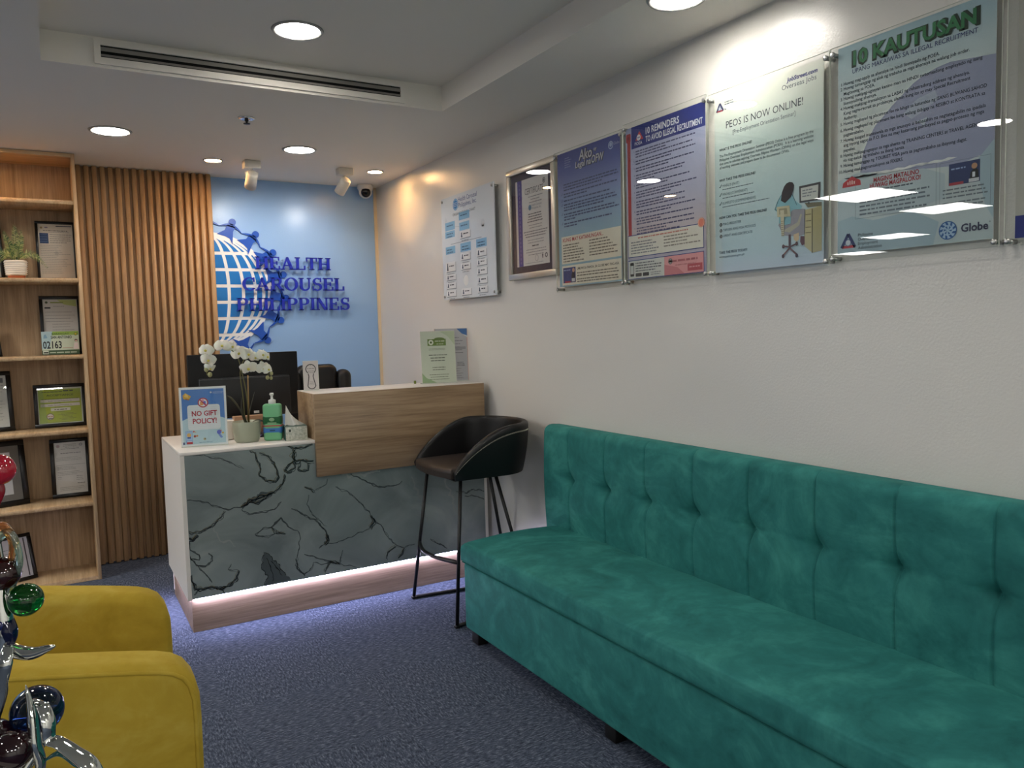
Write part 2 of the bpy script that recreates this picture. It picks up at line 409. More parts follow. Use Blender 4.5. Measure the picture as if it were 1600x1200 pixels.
for k, ang in enumerate([-2, 17.5, 37.5, 57, 76.5, 96, 115, 135, 155]):
    a = math.radians(ang); s_, c_ = math.sin(a), math.cos(a)
    def P(t, r): return (GX+(r*s_+t*c_), GZ+(r*c_-t*s_))   # t along the ring clockwise, r outward
    mb = MB(); Q = GR
    body = [P(-.075*Q, Q*1.215), P(.075*Q, Q*1.215), P(.055*Q, Q*1.12), P(.105*Q, Q*.90), P(.03*Q, Q*.985), P(-.05*Q, Q*1.0), P(-.20*Q, Q*.995), P(-.085*Q, Q*1.11)]
    if k: plate(mb, body, YB-.012, YB-.001, M_LN)
    arc0, arc1 = [], []
    for j in range(11):
        t = -1+2*j/10; th = .026*(1-abs(t))+.004; r = 1.225-.075*t*t
        arc0.append(P(t*.195*Q, (r+th)*Q)); arc1.append(P(t*.195*Q, (r-th-.006)*Q))
    for j in range(10): plate(mb, [arc0[j], arc0[j+1], arc1[j+1], arc1[j]], YB-.012, YB-.001, M_LN)
    if mb.v: 
        fg = mb.build('figure', lg); fg.location = (0, 0, 0); ORI[fg.name] = ORI[lg.name]; mb = MB()
        if P(0, Q*1.28)[0] > XCUT+.02: plate(mb, circ(*P(0, Q*1.285), Q*.062, 18), YB-.012, YB-.001, M_LN); mb.build('head', fg)

# raised slab-serif letters
ST, TH, SF, OV = .20, .085, .085, .085
def _r(a, b, c, d): return [(a, b), (c, b), (c, d), (a, d)]
def arcstrip(cx, cy, rx, ry, tx, ty, a0, a1, n=14):
    out = []
    for k in range(n):
        q = []
        for a in (a0+(a1-a0)*k/n, a0+(a1-a0)*(k+1)/n):
            a = math.radians(a); q.append(((cx+rx*math.cos(a), cy+ry*math.sin(a)), (cx+(rx-tx)*math.cos(a), cy+(ry-ty)*math.sin(a))))
        out.append([q[0][0], q[1][0], q[1][1], q[0][1]])
    return out
def glyph(ch):
    stem = lambda x, w_=ST: _r(x, 0, x+w_, 1)
    def ser(x, w_, y): return _r(x-OV, y, x+w_+OV, y+SF)
    if ch == 'H': return [stem(.1), stem(.68), _r(.3, .46, .68, .46+TH), ser(.1, ST, 0), ser(.1, ST, 1-SF), ser(.68, ST, 0), ser(.68, ST, 1-SF)], .98
    if ch == 'E': return [stem(.1), _r(.02, 0, .78, TH), _r(.02, 1-TH, .74, 1), _r(.3, .47, .56, .55), _r(.52, .36, .6, .66), _r(.69, .08, .78, .3), _r(.66, .72, .74, .95)], .84
    if ch == 'A': return [[(.07, 0), (.17, 0), (.47, .86), (.43, 1), (.40, 1)], [(.40, 1), (.54, 1), (.90, 0), (.67, 0), (.40, .80)], _r(.2, .3, .7, .38), _r(-.02, 0, .27, SF), _r(.58, 0, 1.0, SF)], 1.0
    if ch == 'L': return [stem(.1), ser(.1, ST, 1-SF), _r(.02, 0, .76, TH), _r(.66, .06, .76, .34)], .80
    if ch == 'T': return [stem(.33), ser(.33, ST, 0), _r(.03, 1-TH, .83, 1), _r(.03, .68, .11, .95), _r(.75, .68, .83, .95)], .88
    if ch == 'I': return [stem(.1), ser(.1, ST, 0), ser(.1, ST, 1-SF)], .42
    if ch == 'N': return [stem(.1, .1), stem(.76, .1), [(.05, 1), (.3, 1), (.86, .0), (.64, 0)], ser(.1, .1, 0), ser(.76, .1, 1-SF), _r(.0, 1-SF, .25, 1)], .98
    if ch == 'U': return [_r(.1, .3, .3, 1), _r(.72, .3, .82, 1), ser(.1, ST, 1-SF), ser(.72, .1, 1-SF)]+arcstrip(.46, .33, .36, .35, .2, .11, 180, 270)+arcstrip(.46, .33, .36, .35, .1, .11, 270, 360), .96
    if ch == 'O': return arcstrip(.5, .5, .48, .52, .21, .085, 0, 360, 32), 1.02
    if ch == 'C': return arcstrip(.52, .5, .48, .52, .21, .09, 48, 318, 26)+[_r(.78, .66, .87, 1.0), _r(.74, .12, .88, .2)], .94
    if ch in 'PR':
        o = [stem(.1), ser(.1, ST, 0), _r(.02, 1-SF, .5, 1), _r(.3, .44, .5, .52)]+arcstrip(.48, .72, .33, .28, .2, .085, -90, 90)
        if ch == 'R': return o+[[(.40, .46), (.60, .48), (.90, .06), (.70, .0)], _r(.66, 0, .96, SF)], .98
        return o, .86
    if ch == 'S': return arcstrip(.41, .745, .31, .265, .15, .085, 40, 180)+arcstrip(.41, .745, .31, .31, .15, .16, 180, 275)+arcstrip(.41, .265, .34, .33, .16, .17, -5, 88)+arcstrip(.41, .265, .34, .275, .16, .085, -150, -5)+[_r(.62, .66, .70, 1), _r(.06, 0, .14, .34)], .82
ORD = 'first second third fourth fifth sixth seventh eighth ninth tenth last'.split(); ROW = {'H': 'top', 'C': 'middle', 'P': 'bottom'}
M_LET = mat('royal_blue_letters', '#1428b0', 0.35)
for word, x0, x1, z0, z1 in [('HEALTH', 1.208, 1.729, 1.842, 1.928), ('CAROUSEL', 1.117, 1.824, 1.699, 1.787), ('PHILIPPINES', 1.075, 1.861, 1.562, 1.649)]:
    tot = sum(glyph(c)[1] for c in word); kx = (x1-x0)/(tot-.04); x = x0; kz = z1-z0
    for li, ch in enumerate(word):
        po, adv = glyph(ch); mb = MB()
        for q in po: mb.prism([(x+a*kx, YB-.042, z0+b*kz) for a, b in q], (0, .014, 0), M_LET)
        cx = x+adv*kx*.45
        for zz in (.25, .8): mb.tube([(x+.2*kx, YB-.03, z0+zz*kz), (x+.2*kx, YB, z0+zz*kz)], .0025, M_STEEL, 6)
        o = mb.build('raised_letter')
        tag(o, 'raised blue letter %s, %s of the %s row of letters on the blue wall' % (ch, ORD[li], ROW[word[0]]), 'letter', 'raised blue letters on the wall')
        x += adv*kx

# ------------------------------------------------------------------ ceiling fittings
def downlight(x, y, z, r, m, label, grp):
    t = thing('ceiling_downlight', label, 'ceiling light', (x, y, z), group=grp)
    mb = MB(); mb.lathe([(r*1.0, -.002), (r*1.02, -.006), (r*1.14, -.007), (r*1.2, -.001)], M_RING, (x, y, z), 36); mb.build('trim_ring', t)
    mb = MB(); mb.lathe([(0.0005, -.0035), (r, -.0035)], m, (x, y, z), 36, smooth=False); mb.build('diffuser', t)
    return t
G1, G2 = 'round white downlights', 'small warm downlights'
downlight(.881, 3.063, HV, .082, M_DOWN, 'large round white downlight in the raised ceiling recess', G1)
downlight(.314, 4.478, HC, .084, M_DOWN, 'round white downlight on the soffit above the slatted panel', G1)
downlight(1.277, 4.510, HC, .080, M_DOWN, 'round white downlight on the soffit near the two track spots', G1)
downlight(1.800, 1.960, HC, .082, M_DOWN, 'round white downlight at the top edge above the large poster', G1)
for x, y, z in [(.88, 1.2, HV), (.88, -.7, HV), (1.89, .1, HC), (1.89, -1.7, HC), (-.35, 2.4, HC), (-1.6, 1.2, HC), (-1.6, -1.2, HC)]:
    downlight(x, y, z, .082, M_DOWN, 'round white downlight in the ceiling outside the photo', G1)
downlight(.888, 4.977, HC, .046, M_WARM, 'small warm downlight in front of the slats beside a track spot', G2)
downlight(1.887, 4.931, HC, .046, M_WARM, 'small warm downlight next to the dome camera', G2)
downlight(-.29, 4.93, HC, .046, M_WARM, 'small warm downlight above the bookshelf', G2)
for x, y in [(-1.85, 4.25), (-3.35, 4.45), (-5.2, 6.2), (-7.0, 8.0), (-4.2, 2.0), (-6.5, 4.0), (-6.5, 0.5), (-.2, -2.8), (1.1, -2.8), (-1.8, -2.8)]:  # panels behind the viewer are added to light the camera-facing surfaces
    t = thing('ceiling_panel_light', 'square white ceiling light panel out of view, in the open office or added behind the viewer', 'ceiling light', (x, y, HC), group='square office light panels')
    mb = MB(); mb.box(x-.31, x+.31, y-.31, y+.31, HC-.012, HC-.001, M_LAMPW); mb.build('frame', t)
    mb = MB(); quad(mb, (x-.29, y-.29, HC-.0125), (x-.29, y+.29, HC-.0125), (x+.29, y+.29, HC-.0125), (x+.29, y-.29, HC-.0125), M_PANEL); mb.build('diffuser', t)

def spot(x, y, tx, ty, tz, label, power):
    t = thing('track_spotlight', label, 'spotlight', (x, y, HC), group='white ceiling spotlights')
    mb = MB(); mb.box(x-.048, x+.048, y-.035, y+.035, HC-.045, HC-.001, M_LAMPW, .004); mb.build('mount_box', t)
    pz = HC-.085; c = Vector((x, y, pz)); d = (Vector((tx, ty, tz))-c).normalized()
    mb = MB(); mb.tube([(x, y, HC-.045), (x, y, pz+.012)], .006, M_LAMPW, 8)
    side = d.cross(Vector((0, 0, 1))).normalized()
    mb.tube([c+side*.036+d*.01, c+side*.036+Vector((0, 0, .018)), c+Vector((0, 0, .03)), c-side*.036+Vector((0, 0, .018)), c-side*.036+d*.01], .0035, M_LAMPW, 6)
    mb.build('bracket', t)
    q = d.to_track_quat('Z', 'Y').to_matrix().to_4x4(); q.translation = c
    mb = MB(); mb.lathe([(.0001, -.022), (.026, -.022), (.032, -.016), (.034, .0), (.034, .085), (.031, .085), (.029, .07)], M_LAMPW, (0, 0, 0), 26, M=q); mb.build('lamp_head', t)
    mb = MB(); mb.lathe([(.0001, .068), (.0295, .068)], emit('spot_lens', (1, .97, .92), 30), (0, 0, 0), 24, M=q, smooth=False); mb.build('lens', t)
    ld = bpy.data.lights.new('spot_beam', 'SPOT'); lo = bpy.data.objects.new('spot_beam', ld); COL.objects.link(lo)
    ld.energy = power; ld.spot_size = math.radians(120); ld.spot_blend = 1.0; ld.shadow_soft_size = .02; ld.color = (1, .97, .93)
    lo.matrix_world = Matrix.Translation(c+d*.09) @ (-d).to_track_quat('Z', 'Y').to_matrix().to_4x4()
spot(1.099, 4.925, 1.085, YB, 1.75, 'white track spotlight pointing at the globe emblem, left of the pair', W_SPOT)
spot(1.676, 4.915, 1.45, YB, 1.75, 'white track spotlight tilted left, beside the dome camera', W_SPOT)

t = thing('dome_camera', 'white dome security camera in the corner above the blue wall', 'security camera', (1.993, 5.415, HC))
mb = MB(); mb.lathe([(.056, 0), (.056, -.022), (.052, -.03), (.05, -.036)], mat('white_camera_plastic', '#e9e6e0', .35), (1.993, 5.415, HC-.001), 32); mb.build('base', t)
cc = Vector((1.993, 5.415, HC-.048)); d = (Vector((0.5, 0, .9))-cc).normalized()
mb = MB(); mb.ball(cc, .047, _m['white_camera_plastic'], 28); mb.build('eyeball', t)
q = d.to_track_quat('Z', 'Y').to_matrix().to_4x4(); q.translation = cc
mb = MB(); mb.lathe([(.033, .034), (.034, .040), (.027, .0475), (.014, .0505), (.0001, .051)], mat('black_lens_glass', '#08090b', .08), (0, 0, 0), 28, M=q); mb.build('lens', t)

t = thing('fire_sprinkler', 'small chrome sprinkler head in the soffit', 'sprinkler', (.871, 3.959, HC))
mb = MB(); mb.lathe([(.040, -.001), (.038, -.006), (.024, -.010), (.014, -.002)], M_CHROME, (.871, 3.959, HC), 28); mb.build('escutcheon', t)
mb = MB(); mb.lathe([(.009, 0), (.009, -.016), (.005, -.02), (.005, -.026), (.016, -.027), (.016, -.030), (.0005, -.030)], mat('dark_sprinkler_metal', '#3a3836', .35, .8), (.871, 3.959, HC), 20); mb.build('deflector', t)

t = thing('air_diffuser', 'long white slot air grille on the recess face', 'air vent', (.843, YC, 2.46))
mb = MB(); x0, x1, z0, z1 = .203, 1.483, 2.458, 2.548; a0, a1, b0, b1 = .226, 1.464, 2.484, 2.530
yA, yB = YC-.010, YC-.001
mb.box(x0, x1, yA, yB, z0, b0, M_CEIL); mb.box(x0, x1, yA, yB, b1, z1, M_CEIL); mb.box(x0, a0, yA, yB, b0, b1, M_CEIL); mb.box(a1, x1, yA, yB, b0, b1, M_CEIL); mb.build('frame', t)
mb = MB(); mb.box(a0, a1, YC-.002, YC-.0005, b0, b1, M_SLOT_SHADE); mb.build('slot', t)  # flat black plate paints the shade inside the slot, no real opening
M_BLADE = mat('grey_vent_blade', '#8d8a84', .5)
for za, zb, dy in [(2.524, 2.508, .0), (2.497, 2.488, .0)]:
    mb = MB(); mb.add([(a0, YC-.009, zb), (a1, YC-.009, zb), (a1, YC-.003, za), (a0, YC-.003, za), (a0, YC-.0095, zb-.001), (a1, YC-.0095, zb-.001), (a1, YC-.0025, za+.001), (a0, YC-.0025, za+.001)],
        [(0, 1, 2, 3), (7, 6, 5, 4), (0, 4, 5, 1), (2, 6, 7, 3), (1, 5, 6, 2), (0, 3, 7, 4)], M_BLADE); mb.build('blade', t)
# ================================================================== bookshelf and what stands on it
sh = thing('bookshelf', 'tall light wood bookshelf of framed certificates left of the slats', 'bookshelf', (-.44, YSH, 0))
SX0, SX1 = -1.05, .167
for x in (SX0, SX1-.019):
    mb = MB(); mb.box(x, x+.019, YSH, YB-.004, 0, HC-.003, M_SHELFY if False else M_SHELF, .0008, 1); mb.build('side_panel', sh)
mb = MB(); mb.box(SX0+.019, SX1-.019, 5.40, 5.415, .02, HC-.003, M_SHELFB); mb.build('back_panel', sh)
BZ = [2.182, 1.748, 1.314, .887, .461]
mb = MB(); mb.box(SX0+.019, SX1-.019, YSH+.002, 5.40, HC-.024, HC-.003, M_SHELFH); mb.build('top_panel', sh)
for z in BZ:
    mb = MB(); mb.box(SX0+.019, SX1-.019, YSH+.002, 5.40, z-.022, z, M_SHELFY, .0008, 1); mb.build('shelf', sh)
mb = MB(); mb.box(SX0+.019, SX1-.019, YSH+.002, 5.40, .002, .024, M_SHELFY); mb.build('bottom_panel', sh)

def frame(name, label, x, y, z, wd, h, bd, rz, lean, art, mat_=None, depth=.016, mount=None, grp='framed certificates on the bookshelf'):
    t = thing(name, label, 'picture frame', (x, y, z+.003), (-math.radians(lean), 0, math.radians(rz)), grp)
    mb = MB(); a, b = -wd/2, wd/2; m = mat_ or M_FRAME
    mb.box(a, b, 0, depth, 0, bd, m, .0015, 1); mb.box(a, b, 0, depth, h-bd, h, m, .0015, 1)
    mb.box(a, a+bd, 0, depth, bd, h-bd, m, .0015, 1); mb.box(b-bd, b, 0, depth, bd, h-bd, m, .0015, 1); mb.build('frame_border', t, local=True)
    mb = MB(); mb.box(a+bd*.6, b-bd*.6, depth-.004, depth-.001, bd*.6, h-bd*.6, M_FRAME); mb.build('backing', t, local=True)
    pw, ph = wd-2*bd, h-2*bd; u0 = 0; v0 = 0
    if mount:
        mb = MB(); mb.box(a+bd, b-bd, depth-.0062, depth-.0042, bd, h-bd, mat(mount[0], mount[1], .7)); mb.build('mount', t, local=True)
        u0 = mount[2]; v0 = mount[3]; pw -= 2*u0; ph -= 2*v0
    pr = Print(pw, ph); art(pr, pw, ph)
    pr.build('certificate', t, (a+bd+u0, depth-.0072, bd+v0), (1, 0, 0), (0, 0, 1), (0, -1, 0), local=True)
    mb = MB(); mb.box(a+bd*.8, b-bd*.8, .004, .0055, bd*.8, h-bd*.8, M_GLASS); mb.build('glass', t, local=True)
    return t
GR_ = '#8b8a88'
def art_permit(p, w_, h):
    p.rect(0, 0, w_, h, '#e6dccb', 0); p.disc(w_*.10, h*.93, w_*.035, '#a58d5a'); p.disc(w_*.24, h*.935, w_*.05, '#8f8698', ry=w_*.022)
    p.rect(w_*.52, h*.955, w_*.97, h*.972, '#3c3f55'); p.greek(w_*.15, w_*.85, h*.87, h*.02, '#55504e', 2); p.greek(w_*.3, w_*.9, h*.845, h*.012, '#8b8580', 2)
    p.rect(w_*.04, h*.64, w_*.29, h*.83, '#2f4a78')
    for k in range(4): p.rect(w_*.05, h*(.67+.045*k), w_*.26, h*(.674+.045*k), '#8aa0c0', 2)
    p.greeks(w_*.33, w_*.97, h*.80, h*.014, '#77726e', 5, h*.037, 2, .4)
    p.greeks(w_*.05, w_*.95, h*.60, h*.011, '#a59d94', 17, h*.032, 2, .5)
    p.disc(w_*.5, h*.46, w_*.06, '#cfc6b8', 1)
def art_page(hd, seal=True, bg='#d8d6d2'):
    def f(p, w_, h):
        p.rect(0, 0, w_, h, bg, 0)
        if seal: p.disc(w_*.13, h*.93, w_*.055, '#b39a9c'); p.disc(w_*.86, h*.94, w_*.055, '#6f6f78'); p.disc(w_*.86, h*.94, w_*.035, '#a5a5ac', 2)
        p.greeks(w_*.27, w_*.74, h*.95, h*.012, GR_, 3, h*.028, 2, .4, True)
        p.greek(w_*.22, w_*.82, h*.865, h*.016, '#77777a', 2); p.greek(w_*.2, w_*.84, h*.78, h*.02, '#66666a', 2)
        p.greeks(w_*.06, w_*.94, h*.70, h*.011, GR_, 3, h*.027, 2, .4)
        p.rect(w_*.05, h*.555, w_*.96, h*.56, '#77777a', 2)
        p.greeks(w_*.07, w_*.93, h*.52, h*.012, GR_, 3, h*.026, 2, .5); p.greeks(w_*.07, w_*.93, h*.42, h*.011, GR_, 3, h*.028, 2, .3)
        p.greeks(w_*.66, w_*.93, h*.32, h*.014, '#6f6f72', 3, h*.035, 2, .3); p.greek(w_*.68, w_*.92, h*.18, h*.022, '#4d4d52', 2)
        p.greek(w_*.07, w_*.2, h*.32, h*.012, GR_, 2); p.greek(w_*.07, w_*.18, h*.29, h*.012, GR_, 2)
        p.greeks(w_*.12, w_*.9, h*.12, h*.011, GR_, 3, h*.03, 2, .15)
    return f
def art_number(p, w_, h):
    p.rect(0, 0, w_, h, '#d9d4cc', 0); p.poly([(w_*.42, h*.99), (w_*.98, h*.99), (w_*.98, h*.86), (w_*.62, h*.9)], '#c3cc7a'); p.rect(w_*.22, h*.925, w_*.6, h*.95, '#99a55a', 2)
    p.disc(w_*.11, h*.94, w_*.04, '#4c5a3c'); p.greek(w_*.05, w_*.22, h*.82, h*.05, '#33353a', 2); p.greek(w_*.3, w_*.62, h*.86, h*.014, GR_, 2, 'l')
    p.greeks(w_*.06, w_*.95, h*.75, h*.013, '#8e8a86', 4, h*.06, 2, .4); p.greeks(w_*.25, w_*.9, h*.52, h*.013, '#8e8a86', 7, h*.055, 2, .4)
def art_green(p, w_, h):
    p.rect(0, 0, w_, h, '#cdd2c0', 0); p.rect(w_*.02, h*.02, w_*.97, h*.955, '#a4b51c', 1)
    p.poly([(w_*.02, h*.02), (w_*.2, h*.02), (w_*.12, h*.955), (w_*.02, h*.955)], '#94ab3c', 2)
    p.greek(w_*.1, w_*.56, h*.875, h*.03, '#3d4a18', 3); p.greek(w_*.58, w_*.80, h*.885, h*.055, '#1e2712', 3)
    p.text('ACCEPTANCE', w_*.5, h*.765, h*.05, '#33402a', 3, width=w_*.6, align='c', bold=.01)
    p.greek(w_*.08, w_*.92, h*.675, h*.025, '#5a6a1c', 3)
    for v in (.595, .475): p.rect(w_*.06, h*v, w_*.94, h*(v+.08), '#e2e0d6', 2); p.text('Health Carousel Philippines, Inc.', w_*.5, h*(v+.022), h*.028, '#55554c', 3, width=w_*.54, align='c'); p.greek(w_*.36, w_*.52, h*(v-.035), h*.02, '#55621c', 3)
    p.rect(w_*.28, h*.35, w_*.72, h*.435, '#dfe0cc', 2); p.greek(w_*.36, w_*.64, h*.375, h*.04, '#55554c', 3); p.greek(w_*.4, w_*.6, h*.325, h*.02, '#55621c', 3)
    p.disc(w_*.26, h*.2, w_*.085, '#ddd7c4', 2); p.ring(w_*.26, h*.2, w_*.07, w_*.085, '#6b5b3c', 3); p.greek(w_*.2, w_*.32, h*.2, h*.03, '#b5794c', 3); p.greek(w_*.22, w_*.31, h*.14, h*.04, '#55504a', 3)
    p.greeks(w_*.43, w_*.86, h*.27, h*.02, '#66731c', 6, h*.036, 3, .5, True); p.greek(w_*.16, w_*.9, h*.035, h*.018, '#77842c', 3)
def art_plain(p, w_, h):
    p.rect(0, 0, w_, h, '#d2d3cc', 0); p.rect(w_*.72, h*.86, w_*.93, h*.95, '#77777a'); p.greeks(w_*.3, w_*.95, h*.80, h*.014, GR_, 12, h*.06, 2, .3)
def art_photo(p, w_, h):
    p.rect(0, 0, w_, h, '#d9d9da', 0); p.rect(w_*.12, h*.18, w_*.80, h*.30, '#a09c8c'); p.greeks(w_*.14, w_*.78, h*.27, h*.015, '#77746c', 4, h*.025, 2, .3); p.greeks(w_*.15, w_*.85, h*.8, h*.02, GR_, 8, h*.06, 2, .3)
def art_badge(p, w_, h):
    p.rect(0, 0, w_, h, '#d4d0d2', 0); p.rect(w_*.92, h*.02, w_*.945, h*.98, '#4a4548'); p.greeks(w_*.45, w_*.8, h*.78, h*.016, '#777', 2, h*.1, 2, .4) if False else p.greeks(w_*.45, w_*.8, h*.74, h*.02, '#77757a', 3, h*.09, 2, .4)
    p.poly([(w_*.46, h*.48), (w_*.62, h*.55), (w_*.66, h*.42), (w_*.6, h*.3), (w_*.46, h*.28)], '#22242c'); p.greek(w_*.64, w_*.84, h*.14, h*.02, '#66646a', 2); p.rect(w_*.06, h*.3, w_*.12, h*.8, '#4a4a66'); p.greeks(w_*.2, w_*.4, h*.5, h*.02, '#88868a', 4, h*.08, 2)
def art_dark(p, w_, h): p.rect(0, 0, w_, h, '#5a4a3c', 0); p.rect(w_*.15, h*.15, w_*.85, h*.85, '#8a7a62')
FY = 5.325
frame('certificate_frame', 'black framed permit beside the potted fern, second compartment down', .052, FY, 1.748, .205, .348, .014, 0, 7, art_permit)
frame('certificate_frame', 'black framed page behind the numbered plate, third compartment down', .050, FY, 1.314, .212, .345, .018, 0, 6, art_number)
frame('certificate_frame', 'black framed bright green certificate in landscape format', .018, FY, .887, .270, .252, .020, 0, 6, art_green)
frame('certificate_frame', 'black framed page with two seals, fifth compartment down', .050, FY, .461, .208, .350, .022, 0, 6, art_page('x'))
frame('certificate_frame', 'black frame cut by the left edge, behind the potted fern', -.330, 5.300, 1.748, .25, .33, .018, 14, 8, art_plain)
frame('certificate_frame', 'black frame cut by the left edge, third compartment down', -.365, 5.270, 1.314, .25, .17, .010, 22, 14, art_page('x', False, '#b9c4cc'))
frame('certificate_frame', 'black framed pale page cut by the left edge, beside the green certificate', -.335, 5.280, .887, .25, .345, .024, 12, 8, art_plain)
frame('certificate_frame', 'wide black frame with grey mount behind the red glass ball', -.365, 5.215, .461, .42, .372, .030, 18, 8, art_photo, mount=('grey_mount', '#6f6a62', .045, .035))
frame('certificate_frame', 'black frame on the bottom shelf, tilted behind the sculpture', -.298, 5.200, .024, .32, .268, .020, 24, 16, art_badge)
frame('certificate_frame', 'dark brown picture frame at the left edge of the top shelf', -.345, 5.22, 2.182, .26, .20, .012, 28, 20, art_dark, mat('brown_frame', '#3d2c20', .4))

def art_plate(p, w_, h):
    p.rect(0, 0, w_, h, '#c3cdb6', 0); p.poly([(0, h*.84), (w_, h*.84), (w_, h), (0, h)], '#8fae4c'); p.poly([(0, h*.25), (w_*.2, h*.25), (w_*.3, h), (0, h)], '#a9c2c6', 2)
    p.rect(0, 0, w_, h*.19, '#41583c'); p.rect(w_*.02, h*.03, w_*.17, h*.18, '#c7cdb9', 2); p.greek(w_*.04, w_*.16, h*.06, h*.1, '#3c4438', 3); p.greek(w_*.2, w_*.96, h*.06, h*.08, '#a9b59c', 3)
    p.text('BARANGAY', w_*.51, h*.86, h*.08, '#33502c', 3, width=w_*.46, align='c'); p.text('SAN ANTONIO', w_*.53, h*.69, h*.12, '#27362a', 3, width=w_*.56, align='c', bold=.02)
    p.text('02163', w_*.03, h*.27, h*.30, '#22252a', 3, width=w_*.50, bold=.02)
    p.disc(w_*.92, h*.88, w_*.05, '#6f8c3c', 2); p.disc(w_*.92, h*.88, w_*.03, '#c9b43c', 3); p.disc(w_*.92, h*.60, w_*.04, '#4a2c2c', 3); p.disc(w_*.92, h*.58, w_*.028, '#d9b3a4', 4); p.poly([(w_*.84, h*.22), (w_*.99, h*.22), (w_*.97, h*.5), (w_*.87, h*.5)], '#e6d5d3', 3)
    p.poly([(w_*.05, h*.7), (w_*.16, h*.72), (w_*.12, h*.88), (w_*.07, h*.86)], '#7da0b4', 3); p.rect(w_*.55, h*.26, w_*.83, h*.29, '#b79a86', 3)
t = thing('numbered_plate', 'green and white village plate numbered 02163 leaning on a black frame', 'sign', (.040, FY-.032, 1.317), (-math.radians(7), 0, 0))
pr = Print(.190, .135); art_plate(pr, .190, .135); pr.build('plate_face', t, (-.095, 0, 0), (1, 0, 0), (0, 0, 1), (0, -1, 0), local=True, thick=.003)

def leaf_ribbon(mb, pts, widths, m, side=None):
    vs_, fs_ = [], []
    for i, p in enumerate(pts):
        t_ = (Vector(pts[min(i+1, len(pts)-1)])-Vector(pts[max(i-1, 0)])).normalized()
        sd = side if side else t_.cross(Vector((0, 0, 1)))
        sd = sd.normalized() if sd.length > 1e-5 else Vector((1, 0, 0))
        c = Vector(p); up_ = t_.cross(sd)
        vs_ += [c-sd*widths[i], c-up_*widths[i]*.25, c+sd*widths[i]]
    for i in range(len(pts)-1): fs_ += [(3*i, 3*i+1, 3*i+4, 3*i+3), (3*i+1, 3*i+2, 3*i+5, 3*i+4)]
    mb.add(vs_, fs_, m, True)
t = thing('potted_fern', 'small green fern in a white ribbed pot on the bookshelf', 'potted plant', (-.152, 5.215, 1.748))
c = Vector((-.152, 5.215, 1.748))
M_TERRA = mat('terracotta', '#c46a42', .7); M_POTW = mat('white_ribbed_glaze', '#e6dfd2', .5)
mb = MB(); mb.lathe([(.040, 0), (.043, .018), (.044, .024)], M_TERRA, c, 32); mb.build('pot_base', t)
prof = [(.046, .022)]
for k in range(7): prof += [(.0495+.0008*k, .026+.0135*k), (.0535+.0008*k, .030+.0135*k), (.0535+.0008*k, .034+.0135*k), (.0495+.0008*k, .038+.0135*k)]
prof += [(.054, .124), (.050, .124), (.048, .105), (.001, .105)]
mb = MB(); mb.lathe([(r, z*.83) for r, z in prof], M_POTW, c, 36); mb.build('pot', t)
mb = MB(); FG = [mat('fern_'+h, '#'+h, .55) for h in ('5f7f48', '93a45e', '3a5c42', 'bcbd80')]
rr = random.Random(3)
FR = [(0, .20, .02), (25, .19, .03), (60, .17, .09), (95, .15, .1), (130, .17, .08), (165, .18, .09), (200, .16, .12), (230, .15, .10), (260, .17, .05), (285, .22, .015), (310, .19, .05), (340, .17, .10), (355, .16, .12), (180, .21, .03), (80, .22, .02), (225, .20, .04)]
for az, ln, spread in FR:
    a = math.radians(az+rr.uniform(-8, 8)); d = Vector((math.cos(a), math.sin(a)*.6, 0)); m = rr.choice(FG); pts = []
    for k in range(9):
        s_ = k/8; pts.append(c+Vector((0, 0, .10))+d*(.012+spread*1.15*s_**1.1)+Vector((0, 0, ln*s_-(spread*1.6)*s_*s_)))
    mb.tube(pts, [.0016*(1-.7*k/8) for k in range(9)], m, 5)
    for k in range(1, 9):
        for f in (0, .34, .67):
            if k+f > 8: continue
            P0 = pts[k].lerp(pts[min(8, k+1)], f); tg = (pts[min(8, k+1)]-pts[k-1]).normalized(); sd = tg.cross(Vector((0, -1, .3))).normalized()
            L_ = .022*math.sin(PI*min(1, .25+.72*(k+f)/8.6))
            for sg in (-1, 1):
                e = P0+sd*sg*L_+tg*L_*.55; leaf_ribbon(mb, [P0, P0.lerp(e, .5)+tg*.001, e], [.0008, .0014, .0003], rr.choice(FG), tg)
mb.build('foliage', t)
# ================================================================== reception desk
dk = thing('reception_desk', 'white reception desk with grey marble front and raised wood counter', 'reception desk', (1.27, YD, 0))
DX1, DYB, ZK = 2.076, 4.560, .167
mb = MB(); mb.box(XD, DX1, YD, DYB, ZD-.016, ZD, M_WHITE, .001, 1); mb.build('desk_top', dk)
for x in (XD, DX1-.018):
    mb = MB(); mb.box(x, x+.018, YD+.0005, DYB, ZK, ZD-.0162, M_WHITE); mb.build('side_panel', dk)
mb = MB(); mb.box(XD+.0182, DX1-.0182, DYB-.02, DYB-.002, .03, ZD-.0162, M_WHITE); mb.build('back_panel', dk)
